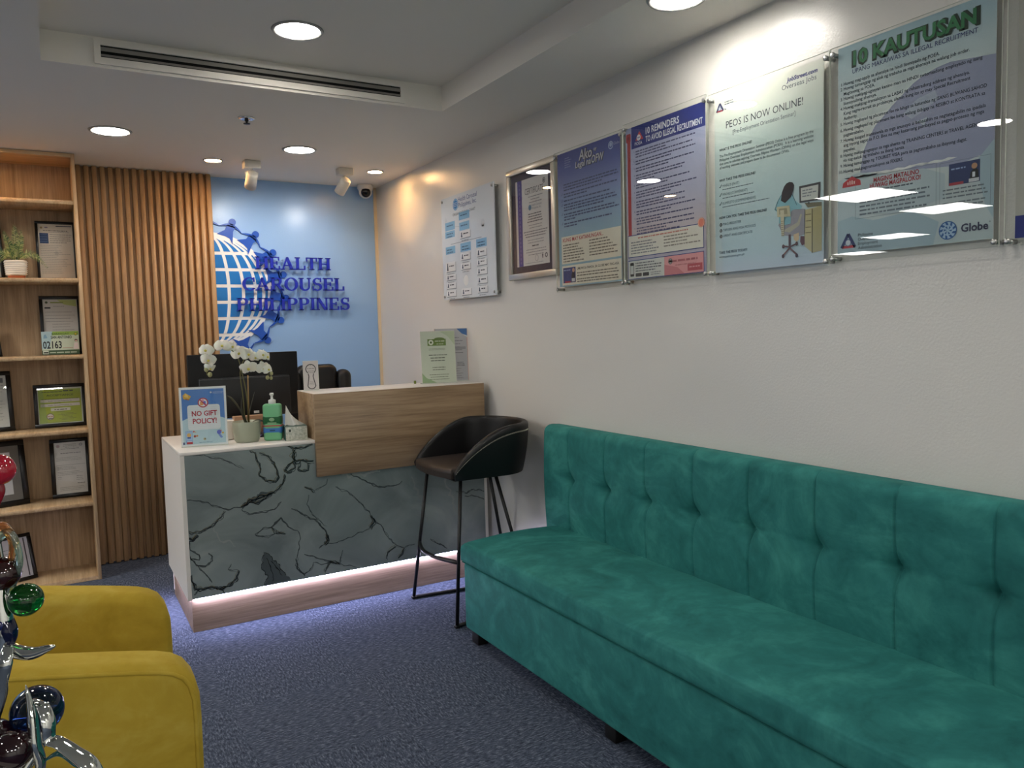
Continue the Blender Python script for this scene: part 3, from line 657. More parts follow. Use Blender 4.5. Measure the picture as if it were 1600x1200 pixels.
# marble front: printed veins are part of its face
M_MARB = mat('grey_marble_gloss', '#6f7878', 0.10)
def _marb():
    N, L, b = nodes(M_MARB); tc = N.new('ShaderNodeTexCoord'); v = tc.outputs['Object']
    a = noise_tex(N, L, 2.2, v, 5, 0.55, (1, 1, 1.5), rot=(0, .6, 0), dist=0.8)
    r = ramp(N, [(0.32, '#6d7777'), (0.50, '#808a89'), (0.62, '#8b9593'), (0.78, '#a0a8a4')]); L.new(a.outputs['Fac'], r.inputs[0]); L.new(r.outputs[0], b.inputs['Base Color'])
_marb()
M_VEIN = mat('dark_vein', '#14181a', 0.12); M_VEIN2 = mat('grey_vein', '#4c5455', 0.12); M_VEINO = mat('ochre_vein', '#6a624a', .12); M_VEINL = mat('light_vein', '#8e9591', .12)
VEINS = """2|0.485,0.649 0.550,0.630 0.597,0.608 0.635,0.588 0.673,0.575 0.733,0.579 0.759,0.596
7|0.733,0.577 0.769,0.600 0.831,0.618 0.894,0.632
5|0.769,0.595 0.799,0.586 0.851,0.605 0.878,0.628
4|0.894,0.632 0.937,0.664 0.948,0.711
3|0.482,0.502 0.505,0.486 0.547,0.487 0.596,0.505 0.637,0.540 0.658,0.569
6|0.485,0.461 0.508,0.452 0.532,0.474
2.5|0.489,0.450 0.491,0.409 0.537,0.380 0.531,0.356 0.484,0.369
2.5|0.490,0.378 0.520,0.332 0.558,0.320 0.588,0.340 0.591,0.361 0.575,0.379
2|0.520,0.332 0.547,0.296 0.583,0.237
5|0.485,0.287 0.510,0.220 0.543,0.213 0.581,0.216 0.610,0.200 0.659,0.206 0.696,0.237 0.707,0.272
1.5|0.707,0.272 0.688,0.275 0.658,0.286 0.674,0.309
2|0.503,0.190 0.524,0.217
2|0.610,0.200 0.638,0.174
3.5|0.786,0.845 0.811,0.832 0.819,0.789 0.832,0.751 0.826,0.725 0.855,0.690 0.901,0.679 0.916,0.704 0.900,0.770 0.871,0.810 0.831,0.830
1.5|0.529,0.857 0.585,0.841 0.642,0.824 0.689,0.799 0.757,0.763
3.5|0.967,0.854 0.998,0.834 1.052,0.834 1.091,0.849
5|0.998,0.834 0.986,0.798 1.006,0.769 1.038,0.771 1.092,0.759
4|1.008,0.817 0.995,0.775 0.946,0.732 0.961,0.720 0.999,0.737 0.990,0.765
3|1.027,0.766 1.015,0.730 1.036,0.717 1.063,0.719 1.064,0.751
2|0.923,0.579 0.889,0.541 0.827,0.539 0.766,0.537 0.737,0.568
2.5|0.791,0.433 0.833,0.458 0.870,0.458 0.919,0.499 0.948,0.451 0.995,0.422
3|0.870,0.458 0.884,0.429 0.936,0.418
2|0.791,0.430 0.852,0.412 0.884,0.423
1.5|0.995,0.422 1.009,0.376 0.989,0.291 0.982,0.249 1.022,0.192 1.056,0.213 1.068,0.244 1.134,0.227 1.213,0.219
2.5|0.983,0.281 0.986,0.231 1.022,0.186
2.5|0.974,0.540 1.036,0.493 1.100,0.450 1.136,0.400 1.153,0.353 1.128,0.329 1.099,0.317
5|1.141,0.377 1.149,0.348 1.128,0.332
3|1.043,0.639 1.075,0.619 1.087,0.601
1.2|1.090,0.606 1.153,0.637 1.159,0.663
1.2|1.062,0.593 1.049,0.545 1.079,0.486 1.143,0.421
1.5|1.128,0.334 1.195,0.329 1.253,0.342 1.371,0.375 1.396,0.405
1.8|1.197,0.614 1.263,0.583 1.330,0.518 1.374,0.454 1.402,0.410 1.443,0.369 1.476,0.300 1.523,0.257 1.560,0.239 1.623,0.253
5|1.380,0.442 1.398,0.405 1.371,0.380
3|1.454,0.199 1.467,0.232 1.511,0.259
4|1.560,0.239 1.546,0.212 1.521,0.193
2|1.027,0.301 1.091,0.263 1.157,0.240 1.202,0.215 1.222,0.285
3|1.121,0.190 1.157,0.234 1.202,0.218
1.2|1.202,0.215 1.292,0.182
2.5|1.279,0.677 1.335,0.642 1.381,0.614 1.427,0.585 1.488,0.583 1.549,0.587 1.562,0.603
2|1.879,0.503 1.945,0.488 1.987,0.501 2.055,0.486
1.5|1.931,0.472 1.999,0.463 2.054,0.437
2|1.713,0.262 1.763,0.229 1.815,0.197
1.5|0.475,0.371 0.507,0.355 0.484,0.369"""
mb = MB(); MX0, MX1, MZ0, MZ1 = XD+.0184, DX1-.0184, ZK+.004, ZD-.0165
mb.box(MX0, MX1, YD, YD+.018, MZ0, MZ1, M_MARB)
rv = random.Random(11)
def vein(pts, wd, m, y, jit):
    P = []
    for a, b in zip(pts, pts[1:]):
        n = max(2, int(math.hypot(b[0]-a[0], b[1]-a[1])/.008))
        for k in range(n): P.append((a[0]+(b[0]-a[0])*k/n, a[1]+(b[1]-a[1])*k/n))
    P.append(pts[-1]); n = len(P); lo, hi = [], []; sd = rv.uniform(0, 99)
    for i, (x, z) in enumerate(P):
        x0, z0 = P[max(0, i-1)]; x1, z1 = P[min(n-1, i+1)]; L_ = math.hypot(x1-x0, z1-z0) or 1
        nx, nz = -(z1-z0)/L_, (x1-x0)/L_
        o = noise.noise(Vector((x*38+sd, z*38, 0)))*jit; w_ = wd*(.35+.65*math.sin(PI*min(1, (i+1)/(n+1)))**.6)*(.35+1.1*abs(noise.noise(Vector((x*60, z*60, sd)))))
        cx, cz = min(max(x+nx*o, MX0+.002), MX1-.002), min(max(z+nz*o, MZ0+.002), MZ1-.002)
        lo.append((cx-nx*w_, y, cz-nz*w_)); hi.append((cx+nx*w_, y, cz+nz*w_))
    mb.add(lo+hi, [(i, i+1, n+i+1, n+i) for i in range(n-1)], m)
for ln in VEINS.strip().split('\n'):
    wd, pts = ln.split('|'); pts = [tuple(map(float, q.split(','))) for q in pts.split()]; wd = float(wd)
    vein(pts, wd*.0023, M_VEIN2, YD-.0003, .010)
    vein(pts, wd*.00062, M_VEIN, YD-.0006, .010)
    if wd >= 3: vein([(a+.003, b-.006) for a, b in pts], wd*.0006, M_VEIN, YD-.0007, .016); vein([(a-.004, b+.004) for a, b in pts], wd*.0005, M_VEINO, YD-.0005, .014)
def ragged(q):
    out = []
    for (a, b), (c, d) in zip(q, q[1:]+q[:1]):
        for k in range(5): t_ = k/5; x, z = a+(c-a)*t_, b+(d-b)*t_; out.append((x+.009*noise.noise(Vector((x*70, z*70, 3))), z+.007*noise.noise(Vector((x*70, z*70, 9)))))
    return out
BLOT = ragged([(.828, .341), (.850, .325), (.877, .289), (.895, .262), (.917, .233), (.934, .200), (.957, .182), (.872, .178), (.825, .178), (.837, .221), (.813, .257), (.820, .300)])
BLOT = [(a, max(b, MZ0+.002)) for a, b in BLOT]
mb.add([(a, YD-.0004, b) for a, b in BLOT], [tuple(range(len(BLOT)))], M_VEIN2)
for q in (BLOT[:26], BLOT[38:], [(.84, .31), (.855, .27), (.87, .22), (.86, .19)], [(.86, .29), (.89, .25), (.91, .21)]): vein(q, .0022, M_VEIN, YD-.0006, .008)
for pts, wd in [([(1.21, .70), (1.27, .66), (1.36, .665), (1.44, .675)], .012), ([(.60, .50), (.62, .44), (.70, .40)], .006), ([(1.62, .62), (1.66, .5), (1.70, .36)], .012), ([(1.80, .66), (1.84, .5), (1.86, .4)], .01)]:
    vein(pts, wd, M_VEINL, YD-.0002, .02)
mb.build('marble_panel', dk)
mb = MB(); mb.box(XD+.020, DX1-.02, YD+.032, YD+.05, .002, ZK+.003, M_KICK); mb.box(XD+.020, XD+.038, YD+.05, DYB-.01, .002, ZK-.001, M_KICK); mb.build('kick_panel', dk)
mb = MB(); mb.box(XD+.03, DX1-.03, YD+.0205, YD+.0318, ZK-.009, ZK-.001, M_STRIP); mb.box(XD+.009, XD+.0195, YD+.06, DYB-.05, ZK-.009, ZK-.0012, M_STRIP); mb.build('led_strip', dk)
mb = MB(); mb.box(XW, 2.062, YW, YW+.018, ZWB, ZW-.002, M_COUNTER, .0008, 1); mb.build('counter_front', dk)
mb = MB(); mb.box(XW, XW+.018, YW+.0182, 4.144, ZD+.0005, ZW-.002, M_COUNTER, .0008, 1); mb.build('counter_side', dk)
mb = MB(); mb.box(XW+.02, 2.060, 4.126, 4.142, ZD+.0005, ZW-.002, M_WHITE); mb.build('counter_back', dk)
mb = MB(); mb.box(XW+.001, 2.060, YW+.001, 4.146, ZW-.018, ZW, M_WHITE, .0008, 1); mb.build('counter_top', dk)

# ------------------------------------------------------------------ things on the desk
def stand_sign(name, label, x0, y0, x1, y1, z, h, art, lean=6, thick=.003, cat='sign', foot=.06, m=None, clearz=True):
    """a leaning table-top sign: bottom edge from (x0,y0) to (x1,y1)"""
    wd = math.hypot(x1-x0, y1-y0); rz = math.atan2(y1-y0, x1-x0)
    t = thing(name, label, cat, ((x0+x1)/2, (y0+y1)/2, z), (0, 0, rz))
    ln = math.radians(lean); V = Vector((0, math.sin(ln), math.cos(ln))); N = Vector((0, -math.cos(ln), math.sin(ln)))
    p = Print(wd, h); art(p, wd, h); p.build('printed_sheet', t, (-wd/2, 0.004, .005), (1, 0, 0), V, N, local=True, thick=.0006)
    mb = MB(); q = [(-wd/2-.002, 0, .004), (wd/2+.002, 0, .004), (wd/2+.002, 0, h+.007), (-wd/2-.002, 0, h+.007)]
    q = [Vector((a, 0.004, .0))+V*c for a, b, c in q]
    mb.prism([p_+N*.003 for p_ in q], N*.0015, M_CLEAR)
    mb.build('clear_cover', t, local=True)
    mb = MB(); mb.prism([p_-N*.0008 for p_ in q], -N*.0022, m or M_WHITE)
    if foot:
        mb.box(-wd/2-.002, wd/2+.002, -.002, foot, 0.0003, .003, m or M_EDGE)
    mb.build('holder', t, local=True); return t
def art_gift(p, w_, h):
    p.rect(0, 0, w_, h, '#e9eef4', 0); m = .02*w_; T = h-m*2.2
    p.rect(m*2, m*2, w_-m*2, T, '#bcd9e6', 1)
    p.poly([(m*2, h*.44), (w_*.16, h*.48), (w_*.2, h*.5), (w_*.8, h*.5), (w_*.86, h*.48), (w_-m*2, h*.45), (w_-m*2, T), (m*2, T)], '#3f7fd0', 2)
    p.rect(m*2, h*.80, w_-m*2, T, '#2f6fc8', 3) if False else None
    p.rrect(w_*.155, h*.27, w_*.86, h*.70, .012, '#e8edf3', 3)
    for k in range(12): p.rect(w_*.16, h*(.29+.033*k), w_*.855, h*(.293+.033*k), '#cfd8e6', 4)
    p.disc(w_*.50, h*.735, w_*.115, '#b5283c', 5); p.disc(w_*.50, h*.735, w_*.09, '#eceff4', 6)
    p.rect(w_*.435, h*.69, w_*.50, h*.75, '#e3a050', 7); p.rect(w_*.505, h*.70, w_*.56, h*.76, '#5a6fd0', 7); p.disc(w_*.5, h*.775, w_*.03, '#e8a3b0', 7)
    p.line([(w_*.425, h*.795), (w_*.575, h*.675)], w_*.026, '#b5283c', 8)
    p.text('NO GIFT', w_*.52, h*.51, h*.083, '#b3213f', 6, width=w_*.55, align='c', bold=.025)
    p.text('POLICY!', w_*.52, h*.38, h*.083, '#b3213f', 6, width=w_*.52, align='c', bold=.025)
    p.poly([(w_*.08, h*.81), (w_*.20, h*.79), (w_*.25, h*.85), (w_*.13, h*.91), (w_*.07, h*.87)], '#e0b23c', 5); p.poly([(w_*.10, h*.85), (w_*.19, h*.83), (w_*.18, h*.88), (w_*.13, h*.90)], '#f0d070', 6); p.poly([(w_*.12, h*.80), (w_*.2, h*.785), (w_*.21, h*.80), (w_*.13, h*.815)], '#b5642c', 6)
    p.disc(w_*.68, h*.905, w_*.022, '#d4e6f6', 5); p.text('Health Carousel', w_*.72, h*.905, h*.014, '#d4e6f6', 5, width=w_*.22); p.text('Philippines, Inc.', w_*.72, h*.885, h*.014, '#d4e6f6', 5, width=w_*.22)
    p.rect(w_*.09, h*.05, w_*.24, h*.26, '#8fb4e2', 5); p.rect(w_*.10, h*.10, w_*.23, h*.25, '#a9c9ee', 6); p.disc(w_*.165, h*.19, w_*.045, '#e3b464', 7); p.rect(w_*.13, h*.13, w_*.20, h*.16, '#3e5fae', 7)
    p.disc(w_*.29, h*.165, w_*.028, '#a8402c', 6); p.disc(w_*.34, h*.17, w_*.022, '#d8894c', 6); p.disc(w_*.27, h*.245, w_*.018, '#e05a4c', 6); p.disc(w_*.31, h*.235, w_*.012, '#e8c04c', 6)
    p.rect(w_*.11, h*.035, w_*.24, h*.07, '#c23a44', 7); p.rect(w_*.12, h*.075, w_*.22, h*.085, '#f0e6e6', 7); p.rect(w_*.03, h*.03, w_*.07, h*.07, '#4a5a88', 6)
    p.disc(w_*.82, h*.215, w_*.05, '#6a74d0', 6); p.poly([(w_*.78, h*.2), (w_*.86, h*.17), (w_*.9, h*.12), (w_*.85, h*.11)], '#7c9ae0', 6); p.disc(w_*.9, h*.2, w_*.022, '#e0b84c', 6); p.disc(w_*.86, h*.24, w_*.015, '#d8586c', 7)
    p.disc(w_*.5, h*.11, w_*.03, '#b9b48c', 5); p.disc(w_*.51, h*.115, w_*.014, '#7c7462', 6); p.greek(w_*.38, w_*.66, h*.05, h*.014, '#7c9ab4', 5)
stand_sign('policy_sign', "blue desk sign reading 'NO GIFT POLICY!' in a clear stand", .507, 4.035, .712, 3.992, ZD, .283, art_gift, lean=3, foot=.05)
def art_key(p, w_, h):
    p.rect(0, 0, w_, h, '#ddd3d3', 0); m = '#2c2226'; 
    p.ring(w_*.5, h*.72, w_*.30, w_*.36, m, 1, 30, math.radians(-52), math.radians(232))
    p.line([(w_*.315, h*.565), (w_*.36, h*.46), (w_*.26, h*.13)], w_*.06, m, 1); p.line([(w_*.685, h*.565), (w_*.64, h*.46), (w_*.80, h*.13)], w_*.06, m, 1)
    p.ring(w_*.53, h*.165, w_*.25, w_*.31, m, 1, 20, math.radians(192), math.radians(348))
    p.greek(w_*.26, w_*.74, h*.73, h*.035, '#77696d', 2); p.greek(w_*.3, w_*.7, h*.64, h*.03, '#8a7c80', 2); p.greek(w_*.32, w_*.66, h*.585, h*.022, '#8a7c80', 2); p.poly([(w_*.46, h*.84), (w_*.54, h*.84), (w_*.5, h*.88)], '#8a9a70', 2)
    p.greeks(w_*.36, w_*.72, h*.27, h*.018, '#9a8c90', 4, h*.035, 2, .3, True)
stand_sign('keyhole_card', 'small white card stand with a keyhole outline on the counter', 1.125, 4.085, 1.199, 4.072, ZW, .149, art_key, lean=4, foot=.045)
def art_visit(p, w_, h):
    p.rect(0, 0, w_, h, '#d6dccb', 0); p.poly([(0, 0), (w_*.42, 0), (w_*.12, h*.1), (0, h*.2)], '#9fb98c', 1); p.poly([(w_*.55, h), (w_, h), (w_, h*.72), (w_*.8, h*.9)], '#c3d0b0', 1)
    p.rect(w_*.20, h*.72, w_*.74, h*.85, '#6f8a3c', 2); p.disc(w_*.55, h*.85, w_*.15, '#6f8a3c', 2, ry=h*.03); p.disc(w_*.30, h*.785, w_*.075, '#e2e6d4', 3); p.disc(w_*.30, h*.785, w_*.03, '#55652c', 4)
    p.greek(w_*.42, w_*.7, h*.80, h*.026, '#dfe6c8', 3); p.greek(w_*.46, w_*.66, h*.745, h*.02, '#dfe6c8', 3)
    p.greeks(w_*.22, w_*.72, h*.66, h*.012, '#8a9478', 2, h*.025, 2, .1, True); p.greeks(w_*.2, w_*.78, h*.53, h*.024, '#444c3c', 3, h*.055, 2, .35, True)
    p.greeks(w_*.2, w_*.8, h*.29, h*.02, '#5a624c', 2, h*.045, 2, .4, True); p.greeks(w_*.2, w_*.8, h*.15, h*.018, '#7a846c', 3, h*.045, 2, .15, True)
stand_sign('visitor_notice', 'pale green notice in a clear stand on the raised counter', 1.766, 4.005, 1.962, 3.975, ZW, .288, art_visit, lean=4, foot=.05)
def art_notice(p, w_, h):
    p.rect(0, 0, w_, h, '#bfbec6', 0); p.poly([(w_*.68, h), (w_, h), (w_, h*.86), (w_*.84, h*.9)], '#3a6fb4', 1); p.poly([(w_*.84, h*.9), (w_, h*.86), (w_, h*.83)], '#dfe4ea', 2)
    p.rect(0, 0, w_*.01, h, '#d9a39c', 1); p.rect(w_*.985, 0, w_, h, '#d9a39c', 1)
    p.greeks(w_*.06, w_*.6, h*.95, h*.012, '#77757e', 2, h*.03, 2, .2); p.greeks(w_*.1, w_*.92, h*.82, h*.02, '#85838c', 5, h*.06, 2, .2); p.rect(w_*.1, h*.60, w_*.94, h*.65, '#a09ea8', 2); p.greek(w_*.4, w_*.85, h*.53, h*.02, '#66646c', 2)
    p.greeks(w_*.66, w_*.9, h*.34, h*.018, '#5a5860', 3, h*.03, 2, .1); p.greeks(w_*.1, w_*.92, h*.22, h*.016, '#85838c', 5, h*.045, 2, .3)
stand_sign('visitor_notice', 'grey notice with a blue corner standing behind the pale green one', 1.893, 4.098, 2.086, 4.064, ZW, .300, art_notice, lean=2, foot=.02)
mb = MB(); mb.box(1.745, 1.757, 4.075, 4.085, ZW, ZW+.018, mat('olive_green', '#6f8436', .5), .002); o = mb.build('small_green_tag'); tag(o, 'tiny olive green tag on the counter left of the pale green notice', 'tag')

t = thing('potted_orchid', 'white orchid with two arching stems in a sage green pot', 'potted plant', (.815, 4.045, ZD)); c = Vector((.815, 4.045, ZD))
M_SAGE = mat('sage_ceramic', '#a3a893', .45)
mb = MB(); mb.lathe([(.001, .0005), (.053, .0005), (.060, .010), (.0665, .05), (.0685, .10), (.0675, .1035), (.065, .1035), (.063, .09), (.001, .088)], M_SAGE, c, 40); mb.build('pot', t)
mb = MB(); mb.lathe([(.0005, .096), (.05, .092), (.062, .089)], mat('dark_moss', '#2c2a1c', .95), c, 24); mb.build('soil', t)
M_STEM = mat('olive_stem', '#5c5a2e', .5); M_OLEAF = mat('dark_orchid_leaf', '#27301f', .4); M_PET = mat('white_petal', '#efefe2', .55, Subsurface_Weight=.15) ; M_LIP = mat('yellow_lip', '#d9cf62', .5); M_BUD = mat('pale_bud', '#a9a878', .5)
def curve(pts, n=8):
    P = [Vector(p) for p in pts]; out = []
    for i in range(len(P)-1):
        a, b, c_, d = P[max(0, i-1)], P[i], P[i+1], P[min(len(P)-1, i+2)]
        for k in range(n):
            s_ = k/n; out.append(.5*((2*b)+(c_-a)*s_+(2*a-5*b+4*c_-d)*s_**2+(3*b-a-3*c_+d)*s_**3))
    return out+[P[-1]]
y0 = 4.045
for pts, r in [([(.822, y0, .955), (.824, y0, 1.08), (.808, y0, 1.2), (.785, y0, 1.30), (.74, y0-.01, 1.335), (.68, y0-.015, 1.33), (.645, y0-.01, 1.28), (.64, y0, 1.21)], .0028),
               ([(.812, y0+.01, .955), (.806, y0+.01, 1.1), (.80, y0+.01, 1.22), (.83, y0, 1.29), (.88, y0-.01, 1.29), (.915, y0-.01, 1.25), (.935, y0-.01, 1.18)], .0028)]:
    mb = MB(); mb.tube(curve(pts), r, M_STEM, 7); mb.build('stem', t)
mb = MB(); mb.tube([(.826, y0-.006, .95), (.832, y0-.006, 1.2)], .0034, mat('bamboo_stake', '#8a6f42', .6), 8); mb.build('stake', t)
def petal(mb, c0, d, n, L_, W_, m):
    sd = d.cross(n).normalized(); V_, F_ = [], []
    for i in range(7):
        s_ = i/6; ww = W_*math.sin(PI*min(1, .08+s_*.9))**.7
        for j in range(-2, 3): V_.append(c0+d*(L_*s_)+sd*(ww*j/2)+n*(.006*math.sin(s_*PI)-.012*s_*s_-.004*(j/2)**2*s_))
    for i in range(6):
        for j in range(4): F_.append((i*5+j, (i+1)*5+j, (i+1)*5+j+1, i*5+j+1))
    mb.add(V_, F_, m, True)
ro = random.Random(5)
for x, z, fx, fz, sz in [(.638, 1.332, -.5, .2, 1.0), (.648, 1.285, -.2, -.2, 1.0), (.655, 1.245, .1, -.8, .75), (.712, 1.352, -.2, .3, 1.05), (.762, 1.345, .4, .3, .95), (.795, 1.312, -.3, 0, 1.15), (.835, 1.305, .35, .1, 1.05), (.868, 1.288, .2, -.2, .8), (.902, 1.300, .5, .2, .9), (.925, 1.290, .7, 0, .8), (.835, 1.235, -.2, -.5, 1.15), (.905, 1.232, .2, -.3, 1.0), (.930, 1.225, .5, .1, .85)]:
    c0 = Vector((x, y0-.022+ro.uniform(-.012, .012), z)); n = Vector((fx, -1, fz)).normalized(); u_ = n.cross(Vector((0, 0, 1))).normalized(); v_ = u_.cross(n)
    mb = MB(); off = ro.uniform(-15, 15)
    for ang, L_, W_ in [(90, .030, .015), (215, .028, .012), (325, .028, .012), (10, .034, .022), (170, .034, .022)]:
        a = math.radians(ang+off); petal(mb, c0, u_*math.cos(a)+v_*math.sin(a), n, L_*sz*1.12, W_*sz*1.12, M_PET)
    f = mb.build('flower', t)
    mb = MB(); mb.ball(c0+n*.006-v_*.003, .0065*sz, M_LIP, 10, (1, 1.2, .9)); mb.build('lip', f) if False else None
    mb.build('flower_center', f)
for x, z, r in [(.640, 1.262, .009), (.637, 1.238, .0105), (.652, 1.213, .011), (.946, 1.203, .0095), (.926, 1.183, .0095), (.944, 1.180, .0085)]:
    mb = MB(); mb.ball((x, y0-.012, z), r, M_BUD, 12, (1, 1, 1.2)); mb.build('bud', t)
for pts, w0 in [([(.81, y0, .955), (.785, y0-.01, 1.03), (.755, y0-.01, 1.08), (.735, y0-.015, 1.10), (.726, y0-.015, 1.105)], .014), ([(.82, y0, .955), (.838, y0, 1.04), (.852, y0, 1.085), (.862, y0, 1.115)], .012), ([(.818, y0-.01, .955), (.80, y0-.02, 1.0), (.79, y0-.02, 1.05)], .014), ([(.83, y0-.01, .955), (.86, y0-.03, .975), (.895, y0-.04, .962), (.91, y0-.04, .945)], .012), ([(.81, y0, .955), (.80, y0+.03, 1.02), (.805, y0+.04, 1.09)], .015)]:
    P = curve(pts, 4); mb = MB(); leaf_ribbon(mb, P, [w0*math.sin(PI*(.15+.84*i/(len(P)-1))) for i in range(len(P))], M_OLEAF, Vector((.4, .9, .2))); mb.build('leaf', t)

t = thing('sanitizer_bottle', 'green pump bottle with a blue and dark green label', 'pump bottle', (.936, 4.004, ZD), (0, 0, math.radians(-24)))
M_BOT = mat('green_bottle', '#79c08e', .3, Subsurface_Weight=.1)
mb = MB(); mb.box(-.045, .045, -.028, .028, 0, .186, M_BOT, .014, 4)
mb.build('bottle', t, local=True)
mb = MB(); mb.box(-.0463, .0463, -.0287, .0287, .078, .130, mat('label_dark_green', '#175f34', .4), .012, 3)
mb.ball((0, -.030, .108), .009, mat('label_green_mark', '#8fb48c', .5), 10, (1.6, .12, 1)); mb.box(-.022, .022, -.0296, -.0285, .088, .094, _m['label_green_mark']); mb.build('upper_label', t, local=True)
mb = MB(); mb.box(-.0462, .0462, -.0286, .0286, .033, .074, mat('label_blue', '#3b78c2', .4), .012, 3); mb.box(-.0464, .0464, -.0289, .0289, .074, .079, mat('label_red', '#b52c40', .4)); mb.box(-.012, .014, -.0292, -.0285, .050, .056, mat('label_navy', '#1f4a6c', .5)); mb.build('lower_label', t, local=True)
mb = MB(); mb.lathe([(.016, .184), (.018, .188), (.018, .204), (.010, .208), (.006, .209), (.006, .226), (.0095, .229), (.0095, .240), (.001, .241)], mat('clear_white_pump', '#e4e6e2', .3), (0, 0, 0), 24); mb.box(-.005, .005, -.034, 0, .232, .238, _m['clear_white_pump'], .002); mb.build('pump', t, local=True)

t = thing('tissue_box', 'green patterned tissue box with a white tissue pulled up', 'tissue box', (1.035, 3.962, ZD), (0, 0, math.radians(-8)))
M_TB = mat('tissue_box_print', '#a9b0a0', .5)
def _tb():
    N, L, b = nodes(M_TB); tc = N.new('ShaderNodeTexCoord'); n_ = noise_tex(N, L, 90, tc.outputs['Object'], 3)
    r = ramp(N, [(.35, '#a3aa9a'), (.5, '#bcc0b2'), (.65, '#cfd1c6')]); L.new(n_.outputs['Fac'], r.inputs[0]); L.new(r.outputs[0], b.inputs['Base Color'])
_tb()
mb = MB(); mb.box(-.053, .053, -.053, .053, 0, .070, M_TB, .002, 1); mb.build('box', t, local=True)
mb = MB(); mb.box(-.0543, -.0532, -.053, .053, .001, .069, mat('tissue_box_teal', '#2f5550', .45)); mb.box(-.0525, .0525, -.051, .0525, .0702, .0716, mat('tissue_box_top', '#587068', .5)); mb.box(-.036, -.028, -.0542, -.0532, .045, .058, mat('tissue_mark', '#22302c', .5)); mb.build('dark_panel', t, local=True)
def tis(u, v):
    a = -.05+.095*u; s_ = 1-v
    return (a*(.25+.75*s_)-.028*v, .012*math.sin(u*9)*(.3+s_)*.9+.004*v, .0715+.105*v*(1-.5*u)+.004*math.sin(u*14+v*5)*s_)
mb = MB(); mb.grid(tis, 14, 8, mat('tissue', '#ecebe4', .8)); mb.build('tissue', t, local=True)

t = thing('monitor', 'black desktop monitor seen from behind on the reception desk', 'monitor', (.90, 4.44, ZD)); 
mb = MB(); mb.box(.606, 1.188, 4.43, 4.455, .952, 1.302, M_BLACK, .004); mb.build('panel', t)
mb = MB(); mb.box(.655, 1.135, 4.405, 4.432, .962, 1.175, mat('black_plastic_ribbed', '#0c0e12', .45), .008); mb.build('rear_housing', t)
mb = MB(); mb.box(.86, .94, 4.41, 4.445, ZD+.012, 1.02, M_BLACK, .004); mb.build('stand_neck', t)
mb = MB(); mb.box(.78, 1.02, 4.34, 4.52, ZD+.0004, ZD+.013, M_BLACK, .004); mb.build('stand_base', t)
mb = MB(); mb.box(.930, .958, 4.4035, 4.406, .972, .985, M_PAPER); mb.build('port_label', t)
mb = MB(); mb.box(.612, 1.182, 4.4552, 4.4565, .962, 1.296, mat('screen', '#0a0c10', .1)); mb.build('screen', t)
mb = MB(); mb.box(.655, .70, 4.4, 4.41, 1.173, 1.176, M_STEEL) if False else mb.box(.66, 1.13, 4.4035, 4.4060, 1.1655, 1.1675, mat('seam_grey', '#50555a', .4)); mb.build('seam', t)

t = thing('mug', 'white mug standing half behind the policy sign', 'mug', (.755, 4.20, ZD))
mb = MB(); mb.lathe([(.001, .001), (.034, .001), (.038, .006), (.039, .098), (.0375, .1), (.036, .098), (.035, .01), (.001, .008)], M_WHITE, (.745, 4.20, ZD), 30); mb.build('cup', t)
mb = MB(); mb.tube(curve([(.782, 4.195, ZD+.085), (.800, 4.192, ZD+.082), (.806, 4.19, ZD+.055), (.798, 4.192, ZD+.028), (.780, 4.195, ZD+.02)], 5), .005, M_WHITE, 8); mb.build('handle', t)
t = thing('planner_book', 'dark planner with lilac stripes lying behind the orchid pot', 'notebook', (.885, 4.215, ZD), (0, 0, math.radians(-4)))
mb = MB(); mb.box(-.09, .09, -.05, .045, .0005, .018, mat('dark_navy_cover', '#22222e', .45), .002); mb.build('cover', t, local=True)
mb = MB()
for k in range(4): mb.prism([(-.085+.045*k, -.0512, .003), (-.07+.045*k, -.0512, .003), (-.055+.045*k, -.0512, .015), (-.07+.045*k, -.0512, .015)], (0, .001, 0), mat('lilac', '#8a7fc2', .5)); mb.box(-.085+.045*k, -.072+.045*k, -.045, .042, .018, .0184, _m['lilac'])
mb.build('stripe', t, local=True)
mb = MB(); mb.box(.80, 1.00, 4.27, 4.33, ZD+.0006, .972, wood('pinkish_wood', '#a67c5e', '#b98e6e', '#c79d7e', 'x', 1.0), .003); o = mb.build('wooden_box'); tag(o, 'low pinkish wooden box under the monitor, behind the orchid pot', 'box')
mb = MB(); mb.box(1.000, 1.045, 4.245, 4.265, ZD+.0006, .972, mat('light_blue_card', '#8fb3dc', .6), .001); o = mb.build('card_holder'); tag(o, 'light blue card holder just behind the white tissue', 'card holder')

# ------------------------------------------------------------------ office chair behind the desk
t = thing('office_chair', 'black padded leather office chair behind the reception desk', 'office chair', (1.45, 4.86, 0))
mb = MB(); mb.box(1.285, 1.545, 4.80, 4.90, .58, 1.205, M_LEATH, .055, 5); mb.build('back_cushion', t)
for x in (1.215, 1.535):
    mb = MB(); mb.box(x, x+.095, 4.785, 4.895, .60, 1.168, M_LEATH, .045, 5); mb.build('back_bolster', t)
mb = MB(); mb.box(1.20, 1.66, 4.62-.02, 5.06-.12, .44, .55, M_LEATH, .045, 4); mb.build('seat', t)
mb = MB(); mb.tube([(1.43, 4.80, .14), (1.43, 4.80, .45)], .028, M_BLKM, 14); mb.build('gas_column', t)
mb = MB()
for k in range(5): a = 2*PI*k/5+.3; mb.tube([(1.43, 4.80, .13), (1.43+.27*math.cos(a), 4.80+.27*math.sin(a), .075)], [.03, .018], M_BLKM, 8)
mb.build('star_base', t)
